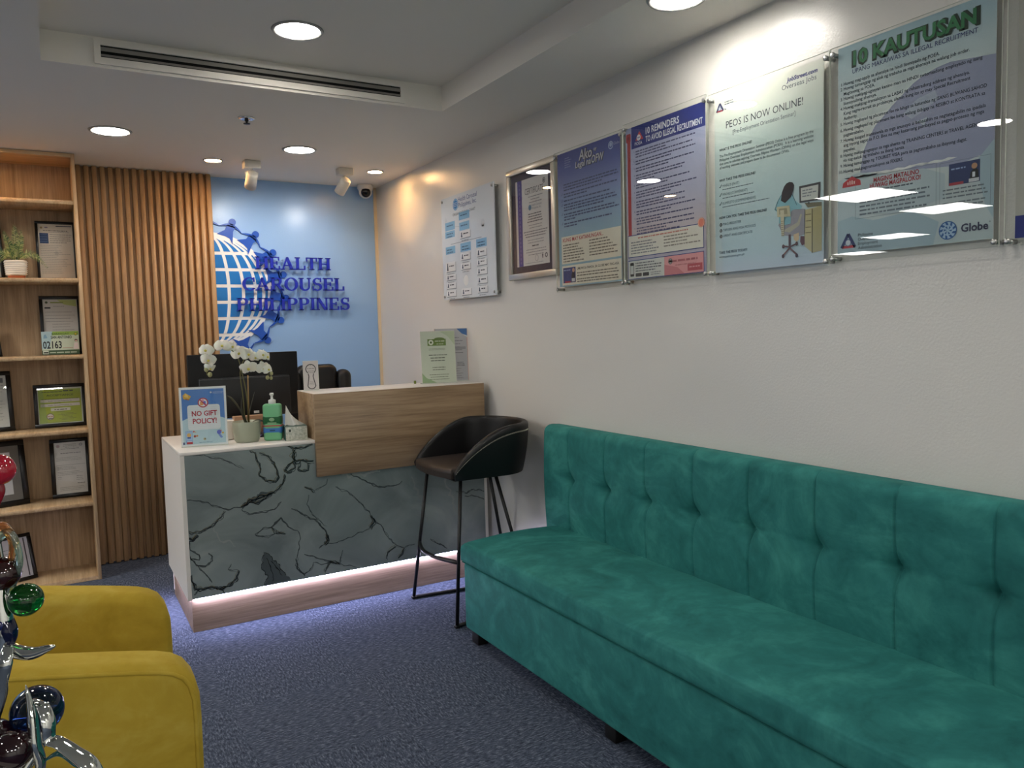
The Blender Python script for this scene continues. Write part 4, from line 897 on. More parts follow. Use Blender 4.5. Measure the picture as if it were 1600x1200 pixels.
for k in range(5): a = 2*PI*k/5+.3; mb = MB(); mb.ball((1.43+.27*math.cos(a), 4.80+.27*math.sin(a), .030), .0295, M_BLKM, 12, (.7, .7, 1)); mb.build('caster', t)
# ================================================================== notices on the right wall
XP = XR-.036     # front face of the acrylic
UW, VW, NW = (0, -1, 0), (0, 0, 1), (-1, 0, 0)
INK, INK2, NAVY = '#3c4650', '#5c6672', '#2b2f78'
def standoff(t, y, z):
    mb = MB(); M = Matrix.Rotation(-PI/2, 4, 'Y'); M.translation = Vector((XR, y, z))
    mb.lathe([(.0065, .0005), (.0065, .030), (.0035, .030), (.0035, .0355), (.0078, .0362), (.0078, .0415), (.006, .043), (.001, .043)], M_STEEL, (0, 0, 0), 16, M=M); mb.build('standoff', t)
def acrylic(label, y0, y1, z0, z1, py0, py1, pz0, pz1, art, cat='poster'):
    """y0 is the far (left) edge, y1 the near (right) edge; p.. the print sandwiched behind the sheet"""
    t = thing('acrylic_poster', label, cat, (XR, (y0+y1)/2, z0), group='acrylic poster panels on the right wall')
    mb = MB(); q = [(XP, y0, z0), (XP, y1, z0), (XP, y1, z1), (XP, y0, z1)]; th = .0045
    mb.add(q+[(XP+th, b, c) for a, b, c in q], [(0, 1, 2, 3), (7, 6, 5, 4)], M_CLEAR)
    mb.add(q+[(XP+th, b, c) for a, b, c in q], [(0, 4, 5, 1), (1, 5, 6, 2), (2, 6, 7, 3), (3, 7, 4, 0)], M_EDGE); mb.build('acrylic_sheet', t)
    p = Print(py0-py1, pz1-pz0); art(p, p.w, p.h)
    p.build('printed_poster', t, (XP+.0092, py0, pz0), UW, VW, NW, thick=.0008)
    for y in (y0-.010, y1+.010):
        for z in (z0+.012, z1-.020): standoff(t, y, z)
    return t
def triangle(p, u, v, s_, c1='#2a3566', c2='#b5404c'):
    p.poly([(u-s_, v), (u+s_, v), (u, v+s_*1.75)], '#dfe3e8', 2); p.line([(u-s_, v), (u, v+s_*1.75)], s_*.42, c1, 3); p.line([(u, v+s_*1.75), (u+s_, v)], s_*.42, c1, 3)
    p.line([(u-s_*.9, v+s_*.1), (u+s_, v+s_*.1)], s_*.36, c2, 3); p.disc(u, v+s_*.62, s_*.42, '#c9d2dc', 4); p.ring(u, v+s_*.62, s_*.36, s_*.46, '#56608a', 5)
def globe_mark(p, u, v, r, c='#2c5f9c', c2='#a9c6de'):
    p.disc(u, v, r, c2, 3); p.ring(u, v, r*.9, r, c, 4)
    for k in range(9):
        a = 2*PI*k/9; p.poly([(u+r*.55*math.cos(a), v+r*.55*math.sin(a)), (u+r*.88*math.cos(a+.22), v+r*.88*math.sin(a+.22)), (u+r*.92*math.cos(a+.50), v+r*.92*math.sin(a+.50)), (u+r*.6*math.cos(a+.45), v+r*.6*math.sin(a+.45))], c, 4)
    for k in range(6):
        a = 2*PI*k/6+.4; p.poly([(u+r*.1*math.cos(a), v+r*.1*math.sin(a)), (u+r*.45*math.cos(a+.3), v+r*.45*math.sin(a+.3)), (u+r*.46*math.cos(a+.8), v+r*.46*math.sin(a+.8))], c, 4)

# ---- 10 KAUTUSAN
def art_kau(p, w_, h):
    bg = grad('print_kautusan', [(0, '#b3c4c8'), (.12, '#b9c7ca'), (.35, '#c2cccc'), (.55, '#cbd2cf'), (.75, '#c3d0d2'), (1, '#a3c0cd')])
    p.rect(0, 0, w_, h, bg, 0)
    L_ = [(.075, .231), (.086, .293), (.105, .33), (.124, .358), (.146, .375), (.175, .40), (.211, .426), (.24, .446), (.273, .46), (.305, .468), (.34, .472), (w_, .458), (w_, .20), (.42, .215), (.36, .20), (.25, .21), (.16, .225)]
    p.poly(L_, '#9aa0bb', 1)
    p.poly([(.21, .37), (.25, .40), (.30, .41), (.31, .385), (.26, .36), (.235, .35)], '#a6b1c2', 2); p.poly([(.25, .34), (.28, .345), (.27, .325)], '#abb9c4', 2)
    p.poly([(.0, .22), (.07, .235), (.16, .215), (.27, .21), (.33, .185), (.33, .12), (.20, .10), (.1, .11), (0, .09)], '#b0c0c6', 2)
    p.poly([(0, 0), (.30, 0), (.315, .06), (.24, .10), (.12, .09), (.05, .11), (0, .10)], '#9fb6c2', 2.5); p.poly([(.41, .2), (w_, .25), (w_, .05), (.435, .09)], '#a3b9c4', 2)
    for k in range(9): p.poly([(.02+.035*k, .225-.004*(k % 3)), (.05+.036*k, .218), (.075+.036*k, .222), (.05+.036*k, .226)], '#dadfdd', 2)
    p.text('10 KAUTUSAN', .2320, .5455, .0400, '#122a1b', 3, width=.372, align='c', bold=.075)
    p.text('10 KAUTUSAN', .2295, .5490, .0370, '#2f7a4c', 4, width=.356, align='c', bold=.035)
    p.text('UPANG MAKAIWAS SA ILLEGAL RECRUITMENT', .049, .5245, .0125, '#262a6c', 3, width=.363)
    T = [(.498, '1', 'Huwag mag-apply sa ahensiya na hindi lisensyado ng POEA.', .312), (.484, '2', 'Huwag tumanggap ng alok ng trabaho sa mga ahensiya na walang job order.', .391), (.469, '', 'Magtanong sa POEA.', .122),
      (.455, '3', 'Huwag makipag-ugnayan kanino man na HINDI awtorisadong empleyado ng isang', .424), (.441, '', 'lisensyadong ahensya.', .128), (.427, '4', 'Huwag makipag-transaksyon sa LABAS ng rehistradong address ng ahensiya.', .392),
      (.412, '', 'Kung nagre-recruit sa probinsya, alamin kung ito ay may Special Recruitment', .394), (.397, '', 'Authority.', .066), (.382, '5', 'Huwag magbayad ng placement fee na hihigit sa katumbas ng ISANG BUWANG SAHOD', .436),
      (.364, '6', 'Huwag magbayad ng placement fee kung walang ibibigay na RESIBO at KONTRATA sa', .432), (.349, '', 'pagtatrabaho.', .088), (.333, '7', 'Huwag kaagad maniniwala sa mga anunsyo o babasahin na nagtatagubilin na ipadala', .434),
      (.319, '', 'ang inyong sagot sa P.O. Box na may kasamang pambayad sa pagpo-proseso ng mga', .430), (.304, '', 'papeles.', .06), (.289, '8', 'Huwag makipag-ugnayan sa mga ahente ng TRAINING CENTERS at TRAVEL AGENCIES', .436),
      (.275, '', 'na nag-aalok ng trabaho sa ibang bansa.', .215), (.259, '9', 'Huwag tumanggap ng TOURIST VISA para sa pagtatrabaho sa ibayong dagat.', .388), (.242, '10', 'Huwag makipagtransaksyon sa FIXERS.', .211)]
    for v, n_, s_, u1 in T:
        if n_: p.text(n_+'.', .017, v, .0088, '#3a4452', 3, align='r')
        p.text(s_, .020, v, .0092, '#353f4d', 3, width=u1-.020, bold=.008)
    p.poly([(.016, .198), (.079, .198), (.077, .212), (.048, .228), (.019, .212)], '#b5363c', 3)
    for k in range(4): p.rect(.034+.007*k, .204, .0375+.007*k, .214+.003*(1-abs(k-1.5)), '#e0c9c4', 4)
    p.text('MAGING MATALINO', .120, .198, .0125, '#b23a44', 4, width=.138, bold=.02); p.text('HUWAG MAGPALOKO!', .108, .1825, .0125, '#b23a44', 4, width=.155, bold=.02); p.greek(.15, .24, .173, .006, '#5a6470', 3)
    for a, b, c, d in [(.060, .100, .307, .217), (.316, .084, .449, .213)]: p.frame(a, b, c, d, .0008, '#6c7880', 3)
    p.greeks(.075, .295, .155, .0075, '#66727c', 5, .0115, 3, .25)
    p.rect(.341, .150, .422, .206, '#2b3a66', 3); p.poly([(.395, .152), (.419, .152), (.418, .178), (.410, .188), (.398, .176)], '#22201f', 4); p.disc(.408, .191, .0075, '#b98d6a', 5); p.rect(.403, .163, .410, .176, '#d8dce0', 5); p.greek(.347, .385, .19, .006, '#93a7cc', 4); p.rect(.342, .15, .38, .157, '#a83c44', 4); p.rect(.394, .151, .42, .160, '#c8ccd0', 5)
    p.greeks(.325, .445, .138, .006, '#6c7880', 3, .010, 3, .1); p.greeks(.325, .445, .103, .006, '#6c7880', 2, .009, 3, .1)
    triangle(p, .037, .019, .023); 
    for k, s_ in enumerate(['Philippine', 'Overseas', 'Employment', 'Administration']): p.text(s_, .070, .048-.0125*k, .0088, '#39424c', 3, bold=.012)
    globe_mark(p, .340, .034, .0245); p.text('Globe', .375, .0255, .020, '#2a2c4c', 3, width=.070, bold=.025); p.ring(.4485, .044, .001, .0018, '#2a2c4c', 3, 10)
acrylic("large light blue poster headed '10 KAUTUSAN' at the right end of the row", 1.588, 1.092, 1.572, 2.209, 1.567, 1.110, 1.594, 2.204, art_kau)

# ---- seminar poster with the drawn woman
def art_peos(p, w_, h):
    bg = grad('print_seminar', [(0, '#b4c0cf'), (.1, '#aec4cc'), (.45, '#b4cace'), (.7, '#c3d4d2'), (.86, '#d6dcd4'), (1, '#e0e0d6')])
    p.rect(0, 0, w_, h, bg, 0)
    p.text('JobStreet.com', .436, .5835, .0125, '#2b2f78', 2, width=.118, align='r', bold=.025, shear=.15); p.text('Overseas Jobs', .432, .5625, .0155, INK2, 2, width=.133, align='r')
    triangle(p, .028, .563, .016); p.greeks(.05, .11, .588, .0055, '#5a6470', 4, .008, 2, .4)
    p.text('PEOS IS NOW ONLINE!', .056, .4985, .0235, '#39414c', 2, width=.326); p.text('[Pre-Employment Orientation Seminar]', .087, .473, .0135, INK2, 2, width=.265)
    p.text('WHAT IS THE PEOS ONLINE?', .023, .425, .0085, '#2f3742', 2, width=.150, bold=.02)
    for k, s_ in enumerate(['The Pre-Employment Orientation Seminar (PEOS) Online is a free program by the', 'Philippine Overseas Employment Administration (POEA).  It is a learning website', 'that aims to educate aspiring Overseas Filipino Workers (OFWs) on the legal ways', 'of working overseas and prepare them to be documented OFWs.']):
        p.text(s_, .024, .4035-.0135*k, .0088, '#3c4650', 2, width=.397 if k < 3 else .305, bold=.006)
    p.text('WHY TAKE THE PEOS ONLINE?', .022, .319, .0085, '#2f3742', 2, width=.166, bold=.02)
    for v, s_, wd, gw in [(.299, 'MABILIS (FAST)', .078, .14), (.269, 'MADALI (CONVENIENT)', .115, .145), (.238, 'KUMPLETO (COMPREHENSIVE)', .152, .21)]:
        p.line([(.022, v+.002), (.026, v), (.033, v+.010)], .0025, '#39414c', 2); p.text(s_, .037, v, .0085, '#59636e', 2, width=wd); p.greek(.037, .037+gw, v-.0105, .0050, '#76828c', 2)
    p.text('HOW CAN YOU TAKE THE PEOS ONLINE?', .021, .1885, .0085, '#2f3742', 2, width=.215, bold=.02)
    for v, n_, s_, wd in [(.165, '1', 'MAG-REGISTER', .085), (.144, '2', 'TAPUSIN ANG MGA MODULES', .15), (.124, '3', 'I-PRINT ANG CERTIFICATE', .135)]:
        p.disc(.028, v+.0035, .0062, '#39414c', 2); p.text(n_, .028, v, .0072, '#c6d2d4', 3, align='c', bold=.02); p.text(s_, .038, v, .0085, '#4c5661', 2, width=wd)
    p.text('TAKE THE PEOS TODAY!', .019, .066, .0085, '#2f3742', 2, width=.13, bold=.02); p.text('www.peos.poea.gov.ph', .019, .052, .0078, '#39414c', 2, width=.118, shear=.15)
    # drawing: a seated woman from behind, at a desk computer
    p.poly([(.388, .17), (.452, .176), (.452, .037), (.417, .033), (.386, .058)], '#b5ad84', 2); p.poly([(.417, .168), (.452, .175), (.452, .037), (.417, .033)], '#a59d72', 3); p.line([(.417, .17), (.417, .033)], .003, '#55503c', 4)
    for v in (.155, .135, .115, .098): p.line([(.392, v), (.413, v-.001)], .0025, '#6c6648', 4)
    p.poly([(.388, .192), (.452, .186), (.452, .174), (.40, .176)], '#6f6c56', 3); p.poly([(.367, .247), (.448, .248), (.446, .193), (.369, .195)], '#3c3d40', 4); p.poly([(.374, .240), (.440, .241), (.438, .199), (.375, .200)], '#c3c7c2', 5)
    p.greeks(.38, .433, .229, .006, '#7a8088', 3, .009, 6, .4); p.line([(.404, .193), (.404, .186)], .006, '#4a4a4c', 4)
    p.poly([(.335, .176), (.36, .178), (.391, .173), (.389, .094), (.36, .09), (.304, .10), (.284, .135), (.29, .15)], '#8f8e96', 2); p.poly([(.300, .115), (.36, .135), (.372, .16), (.378, .158), (.368, .125), (.33, .106)], '#aaa593', 3)
    p.poly([(.296, .233), (.338, .230), (.352, .205), (.378, .184), (.374, .175), (.345, .178), (.335, .172), (.334, .134), (.30, .132), (.286, .142), (.288, .17), (.269, .187), (.278, .21)], '#7fb0bc', 3)
    p.line([(.296, .23), (.283, .213), (.270, .188), (.284, .182)], .002, '#3c5a64', 4); p.line([(.338, .23), (.35, .207), (.358, .19)], .002, '#3c5a64', 4)
    p.poly([(.318, .265), (.330, .2675), (.342, .264), (.348, .254), (.344, .236), (.335, .218), (.312, .203), (.295, .213), (.299, .238), (.308, .256)], '#2c2326', 5)
    p.poly([(.278, .195), (.330, .193), (.334, .157), (.281, .162)], '#b8b296', 6); p.poly([(.287, .188), (.320, .186), (.322, .166), (.289, .169)], '#958f74', 7); p.poly([(.293, .182), (.309, .181), (.309, .098), (.298, .098), (.295, .15)], '#bdb69c', 8)
    for k in range(8): p.line([(.297, .145-.0065*k), (.308, .146-.0065*k)], .0014, '#77715a', 9)
    p.poly([(.345, .098), (.366, .102), (.366, .08), (.356, .074), (.346, .082)], '#c9b08a', 3); p.poly([(.372, .09), (.388, .088), (.388, .062), (.378, .060), (.371, .072)], '#5a2f2c', 4)
    p.line([(.330, .10), (.330, .055)], .009, '#4f3230', 4); p.line([(.330, .057), (.305, .036)], .006, '#6a463c', 5); p.line([(.330, .057), (.357, .034)], .006, '#6a463c', 5); p.line([(.330, .06), (.306, .065)], .005, '#5a3a34', 5); p.line([(.330, .06), (.357, .068)], .005, '#5a3a34', 5)
    for u, v in [(.304, .033), (.358, .030), (.305, .064), (.358, .068)]: p.disc(u, v, .0055, '#4a2c28', 6, ry=.0065)
acrylic('pale poster with a drawn woman at a computer, left of the 10 KAUTUSAN poster', 2.101, 1.592, 1.566, 2.207, 2.076, 1.618, 1.577, 2.195, art_peos)

# ---- 10 REMINDERS
def art_rem(p, w_, h):
    bg = grad('print_reminders', [(0, '#9ea0bd'), (.3, '#c0b6bd'), (.5, '#aeb0c6'), (.8, '#a9aecb'), (1, '#9ba3c6')])
    p.rect(0, 0, w_, h, bg, 0); p.rect(.037, .525, w_, h, '#27327c', 1); p.rect(.010, .18, .030, .57, '#a63a40', 1); p.rrect(.004, .555, .033, .59, .006, '#a63a40', 2); p.disc(.018, .572, .007, '#7e2a30', 3)
    p.text('10 REMINDERS', .126, .567, .0245, '#e2e4ea', 2, width=.192, bold=.02); p.text('TO AVOID ILLEGAL RECRUITMENT', .125, .5365, .0215, '#e2e4ea', 2, width=.316, bold=.02)
    p.poly([(.062, .553), (.112, .553), (.087, .588)], '#c43f47', 2); p.disc(.083, .563, .012, '#d6d4d8', 3); p.greek(.076, .092, .561, .007, '#55608c', 4); p.text('POEA', .058, .535, .0125, '#d9dbe2', 2, width=.046, bold=.01)
    v = .508
    for k in range(10):
        p.text(str(k+1)+'.', .056, v, .007, '#4c4f74', 2, align='r')
        for j in range(2 if k in (1, 2, 4, 7) else 3): p.greek(.062, R_.uniform(.34, .42) if j < 1 else R_.uniform(.16, .40), v, .0082, '#5a5a7c', 2); v -= .0108
        v -= .0065
    p.rect(.006, .089, .443, .180, '#2d3f84', 2); p.rect(.009, .092, .440, .177, '#d9d6cc', 3)
    p.greek(.07, .36, .163, .008, '#c07a72', 4); p.greeks(.025, .20, .147, .0075, '#7a7c84', 5, .011, 4, .5); p.greeks(.225, .425, .15, .0075, '#8a8680', 4, .012, 4, .4)
    p.disc(.430, .182, .018, '#d9806c', 4); p.ring(.430, .182, .014, .0165, '#e8bda8', 5)
    p.rect(.004, 0, .443, .078, '#2d3f84', 2); p.rect(.007, .003, .226, .075, '#c9ccc8', 3); p.rect(.226, .003, .440, .075, '#d99a9e', 3); p.poly([(.226, .003), (.34, .003), (.30, .03), (.226, .045)], '#c47c84', 4)
    p.rrect(.018, .012, .042, .068, .004, '#23252a', 4); p.rect(.0205, .022, .0395, .056, '#c3c8c6', 5); p.greeks(.052, .215, .062, .007, '#5a5c64', 4, .0105, 4, .3); p.rrect(.052, .010, .09, .024, .003, '#33353a', 4); p.rrect(.097, .010, .135, .024, .003, '#33353a', 4); p.greeks(.145, .21, .02, .005, '#7a7c84', 2, .008, 4, .2)
    p.disc(.262, .055, .010, '#b9babc', 5); p.ring(.262, .055, .008, .0115, '#6c6a74', 6); p.greek(.25, .41, .051, .012, '#a8636c', 5); p.greek(.29, .40, .036, .007, '#b5757c', 5); p.rect(.356, .011, .434, .037, '#b5525e', 4); p.greek(.365, .425, .023, .008, '#d99aa0', 5)
acrylic("lilac poster with a navy banner headed '10 REMINDERS' beside the drawn-woman poster", 2.585, 2.108, 1.566, 2.216, 2.575, 2.121, 1.585, 2.197, art_rem)

# ---- blue gradient poster
def art_ako(p, w_, h):
    bg = grad('print_blue_gradient', [(0, '#8fb0c2'), (.36, '#92b2c4'), (.55, '#8ea6c4'), (.72, '#7f8bbb'), (.86, '#5a66a4'), (1, '#464f93')])
    p.rect(0, 0, w_, h, bg, 0)
    for (s_, u, v, hh, wd) in [('Ako', .172, .553, .043, .100), ('ay', .285, .575, .014, .022), ('Legal na', .145, .524, .026, .118), ('OFW', .268, .524, .032, .088)]:
        p.text(s_, u+.002, v-.002, hh*1.04, '#3a3c50', 2, width=wd*1.05, bold=.06, shear=.15); p.text(s_, u, v, hh, '#c6c8cc', 3, width=wd, bold=.015, shear=.15)
    p.greeks(.06, .115, .58, .006, '#8a94bc', 5, .010, 2, .4)
    p.ring(.405, .572, .012, .017, '#a9b7d4', 2); p.disc(.405, .574, .009, '#a9b7d4', 2); p.text('Globe', .424, .569, .012, '#aab4d2', 2, width=.040)
    p.greek(.17, .43, .49, .008, '#6a78ac', 2); v = .462
    for n_ in (3, 2, 1, 3, 3, 2):
        p.line([(.028, v+.003), (.032, v), (.038, v+.011)], .0022, '#414a74', 2) if v < .42 else None
        for j in range(n_): p.greek(.048, R_.uniform(.40, .46) if j < n_-1 else R_.uniform(.12, .40), v, .0098, '#4a5478', 2); v -= .0125
        v -= .0055
    p.rect(.022, .104, .465, .229, '#dcd6c6', 2); p.text('KUNG MAY KATANUNGAN...', .034, .2045, .0165, '#b23a48', 3, width=.310, bold=.015)
    p.greeks(.035, .21, .187, .0082, '#6b675f', 7, .0125, 3, .4); p.greeks(.24, .45, .19, .0082, '#6b675f', 6, .013, 3, .35)
    p.rect(.022, .006, .465, .095, '#dcd6c6', 2); p.rect(.031, .016, .131, .086, '#35457f', 3); p.poly([(.095, .018), (.128, .018), (.124, .06), (.11, .075), (.098, .05)], '#23253a', 4); p.disc(.115, .072, .010, '#c49c84', 5); p.rect(.045, .016, .09, .024, '#a83c4c', 4); p.rect(.1, .02, .125, .035, '#c9ccd4', 5); p.greek(.036, .09, .072, .008, '#8fa0cc', 4)
    p.text('UMUWI SA PAHOA, SA GLOBE MAY PAG-ASA', .142, .071, .0105, '#3c3a3c', 3, width=.307, bold=.015); p.greeks(.142, .45, .054, .0078, '#6b675f', 2, .012, 3, .3); p.greeks(.142, .45, .026, .0078, '#6b675f', 2, .011, 3, .1)
acrylic('blue gradient poster with a cream lower box, right of the silver-framed certificate', 3.094, 2.589, 1.562, 2.203, 3.080, 2.612, 1.585, 2.195, art_ako)

# ---- the next poster, cut by the right edge
def art_next(p, w_, h):
    p.rect(0, 0, w_, h, '#b4b2aa', 0); p.rect(0, 0, w_, .055, '#18277c', 1)
acrylic('poster with a navy bottom band cut by the right edge of the photo', 1.080, .590, 1.570, 2.209, 1.058, .612, 1.588, 2.195, art_next)

# ---- organisation chart
t = thing('organisation_chart', 'white acrylic organisation chart with blue boxes, farthest along the wall', 'sign', (XR, 4.0, 1.579))
mb = MB(); mb.box(XP, XP+.005, 3.675, 4.327, 1.579, 2.180, mat('white_acrylic', '#e2e8ec', .12)); mb.build('panel', t)
p = Print(.652, .601); p.rect(0, 0, .652, .601, mat('print_chart_white', '#dfe6eb', .15), 0)
LB = mat('print_chart_blue', '#8fbfe0', .15)
p.ring(.195, .545, .028, .034, '#5b9ccb', 2); p.disc(.195, .545, .026, '#2f7fc0', 2)
for k in range(3): p.rect(.168, .535+.009*k, .222, .537+.009*k, '#dfe6eb', 3)
p.text('Health Carousel', .232, .555, .026, '#4a5f94', 2, width=.228); p.text('Philippines, Inc.', .232, .522, .026, '#4a5f94', 2, width=.222); p.text('ORGANIZATIONAL CHART', .155, .482, .015, '#59626e', 2, width=.285)
def bx(u0, v0, u1, v1, blue, rnd=2):
    if blue: p.rect(u0, v0, u1, v1, LB, 2)
    else:
        p.rect(u0+.004, v0-.004, u1+.004, v1-.004, '#77828c', 2); p.rect(u0, v0, u1, v1, '#e6eaee', 3); p.poly([(u0+.012, v0+.006), (u0+.034, v0+.006), (u0+.028, v1-.016), (u0+.018, v1-.016)], '#4c5a70', 4); p.disc(u0+.023, v1-.013, .006, '#4c5a70', 4)
    p.greeks(u0+(.02 if blue else .045), u1-.015, (v0+v1)/2, .010, '#44688c' if blue else '#444c58', rnd-1 if blue else 1, .016, 5, .2)
    if not blue: p.greek(u0+.02, u1-.02, v0-.016, .007, '#8a949e', 2)
bx(.233, .448, .366, .492, True); bx(.236, .388, .362, .434, True); bx(.05, .406, .178, .455, True); bx(.047, .363, .175, .402, True, 3); bx(.24, .343, .37, .384, False)
p.line([(.117, .3235), (.503, .3245)], .0022, '#5a6470', 2); p.line([(.3, .344), (.3, .324)], .0016, '#8a949e', 2); p.line([(.178, .42), (.236, .415)], .0014, '#8a949e', 2)
bx(.047, .268, .175, .312, True, 3); bx(.242, .266, .373, .315, True, 3); bx(.437, .271, .56, .317, True, 3)
for v0, v1 in [(.222, .262), (.172, .206), (.122, .160), (.072, .110), (.022, .058)]: bx(.44, v0, .556, v1, False)
for v0, v1 in [(.218, .259), (.164, .200), (.018, .056)]: bx(.242, v0, .363, v1, False)
for v0, v1 in [(.165, .222), (.115, .148), (.065, .10), (.018, .055)]: bx(.045, v0, .172, v1, False)
p.ring(.52, .36, .02, .03, '#cfd8de', 1); p.disc(.52, .40, .022, '#c9d2d8', 1); p.ring(.56, .24, .06, .085, '#d0d9df', 1); p.disc(.3, .10, .03, '#eef2f4', 1); p.poly([(.05, .46), (.075, .46), (.062, .49)], '#c3ccd2', 1)
p.build('printed_chart', t, (XP-.0004, 4.327, 1.579), UW, VW, NW)
for y in (4.327-.018, 3.675+.018):
    for z in (1.579+.018, 2.18-.018): standoff(t, y, z)

# ---- silver-framed certificate
t = thing('certificate_frame', 'silver framed certificate with dark mount on the right wall', 'picture frame', (XR, 3.33, 1.65))
y0, y1, z0, z1, bd, xf = 3.556, 3.112, 1.646, 2.205, .030, XR-.028
mb = MB()
for a, b, c, d in [(y0, y1, z0, z0+bd), (y0, y1, z1-bd, z1), (y0, y0-bd, z0+bd, z1-bd), (y1+bd, y1, z0+bd, z1-bd)]: mb.box(xf, XR-.002, a, b, c, d, M_SILVER, .003, 2)
mb.build('frame_border', t)
mb = MB(); mb.box(XR-.014, XR-.012, y0-bd+.004, y1+bd-.004, z0+bd-.004, z1-bd+.004, mat('dark_plum_mount', '#3d3a4a', .7)); mb.build('mount', t)
w_, h = .305, .430; p = Print(w_, h); p.rect(0, 0, w_, h, '#d6d6d2', 0); p.rect(.020, 0, .062, h, '#4a4590', 1); p.rect(0, 0, .008, h, '#c7b9b4', 1)
for k in range(20): p.rect(.036, .012+.0205*k, .046, .024+.0205*k, '#6a66a4', 2)
p.text('CERTIFICATE', .092, .352, .030, '#4a4c52', 2, width=.172); p.ring(.270, .398, .009, .013, '#5a5c62', 2); p.disc(.270, .398, .006, '#5a5c62', 2)
p.greeks(.12, .26, .335, .007, '#8a8c90', 3, .014, 2, .4, True); p.disc(.137, .285, .014, '#5f86a4', 2); p.text('Health Carousel', .155, .289, .011, '#77808c', 2, width=.09); p.text('Philippines, Inc.', .155, .274, .011, '#77808c', 2, width=.085)
p.greeks(.105, .26, .25, .008, '#5f6166', 4, .0125, 2, .3, True); p.greeks(.12, .25, .195, .007, '#9a9c9e', 2, .013, 2, .3, True); p.greeks(.07, .295, .165, .007, '#6f7176', 3, .0125, 2, .2, True); p.greeks(.10, .27, .122, .007, '#9a9c9e', 2, .013, 2, .2, True); p.greek(.15, .21, .092, .010, '#5a5c62', 2); p.greeks(.09, .28, .076, .006, '#8a8c90', 3, .013, 2, .3, True)
p.ring(.19, .033, .013, .016, '#9a9ca0', 2); p.disc(.245, .042, .006, '#5a5c62', 2); p.rect(.241, .028, .249, .042, '#5a5c62', 2); p.ring(.278, .040, .006, .012, '#66686e', 2); p.greek(.08, .25, .010, .005, '#9a9ca0', 2)
p.build('certificate', t, (XR-.0145, 3.487, 1.710), UW, VW, NW, thick=.0005)
mb = MB(); mb.box(XR-.0215, XR-.0200, y0-bd+.003, y1+bd-.003, z0+bd-.003, z1-bd+.003, M_GLASS); mb.build('glass', t)
# ================================================================== teal sofa
sf = thing('sofa', 'long teal velvet bench sofa with a buttoned back along the white wall', 'sofa', (1.81, 1.65, 0))
SY0, SY1, SXF, SXB = .16, 3.085, 1.516, 2.0
mb = MB(); mb.box(SXF+.006, 2.09, SY0+.006, SY1-.006, .062, .364, M_TEAL, .016, 3); mb.build('base', sf)
mb = MB()
def seat(u, v):   # v across the depth, u along the length: crowned cushion top with rolled front edge
    y = SY1+(SY0-SY1)*u
    e = min(1, min(u, 1-u)*(SY1-SY0)/.05); e = math.sin(e*PI/2)**.6
    prof = [(.010, .366), (.0, .374), (.0, .43), (.004, .446), (.014, .4555), (.03, .459), (.08, .463), (.2, .468), (.35, .468), (.5, .462), (.56, .460)]
    k = v*(len(prof)-1); i = min(int(k), len(prof)-2); f = k-i
    a = prof[i][0]+(prof[i+1][0]-prof[i][0])*f; b = prof[i][1]+(prof[i+1][1]-prof[i][1])*f
    wv = .003*noise.noise(Vector((y*2.2, a*5, 2)))
    return (SXF+a-.002, y, .366+(b+wv-.366)*(.86+.14*e))
mb.grid(seat, 150, 40, M_TEAL, True, True)
mb.add([seat(0, j/40) for j in range(41)]+[(2.074, SY1, .366), (SXF+.008, SY1, .366)], [tuple(range(43))], M_TEAL, False)
mb.add([seat(1, j/40) for j in range(41)]+[(2.074, SY0, .366), (SXF+.008, SY0, .366)], [tuple(reversed(range(43)))], M_TEAL, False)
mb.add([(SXF, SY0, .365), (SXF, SY1, .365), (2.074, SY1, .365), (2.074, SY0, .365)], [(0, 1, 2, 3)], M_TEAL)
mb.build('seat_cushion', sf)
BY0, BY1, BZ0, BZ1 = .16, 3.142, .44, .934
TY = [2.933-.2685*k for k in range(11)]; TZ = .693
def bface(y, z):
    d = 0.0
    for ty in TY:
        dy = abs(y-ty)
        if dy < .2:
            r2 = dy*dy+(z-TZ)**2
            d += .026*math.exp(-r2/.0009)+.016*math.exp(-r2/.005)
            d += .008*math.exp(-(dy/.0050)**2)+.003*math.exp(-(dy/.03)**2)
            d += .010*math.exp(-((z-TZ+.010*math.cos(dy*23)-.010)/.008)**2)*math.exp(-(dy/.075)**2)
    pf = .010*math.sin(PI*min(1, max(0, (z-BZ0)/(BZ1-BZ0))))
    return SXB-pf+d*.85+.003*noise.noise(Vector((y*4, z*5, 1)))
NZ = 56
def back(u, v):
    y = BY1+(BY0-BY1)*u; e = min(u, 1-u)*(BY1-BY0); ex = .022*(1-min(1, e/.022))**2
    if v < .82: z = BZ0+(BZ1-.035-BZ0)*v/.82; return (bface(y, z)+ex, y, z)
    a = (v-.82)/.18; x0 = bface(y, BZ1-.035)
    if a < .6: t_ = a/.6*PI/2; return (x0+.038*(1-math.cos(t_))+ex, y, BZ1-.035+.035*math.sin(t_))
    return (x0+.038+ex+(2.098-x0-.038-ex)*(a-.6)/.4, y, BZ1-.004*(a-.6)/.4)
mb = MB(); mb.grid(back, 1100, NZ, M_TEAL, True, True)
for u, rv_ in ((0, False), (1, True)):
    q = [back(u, j/NZ) for j in range(NZ+1)]+[(2.098, BY1+(BY0-BY1)*u, BZ0)]; ix = tuple(range(NZ+2)); mb.add(q, [ix[::-1] if rv_ else ix], M_TEAL)
bk = mb.build('backrest', sf)
for k, ty in enumerate(TY):
    x = bface(ty, TZ); mb = MB(); mb.ball((x-.001, ty, TZ), .0085, M_TEAL, 12, (.45, 1, 1)); mb.build('button', bk)
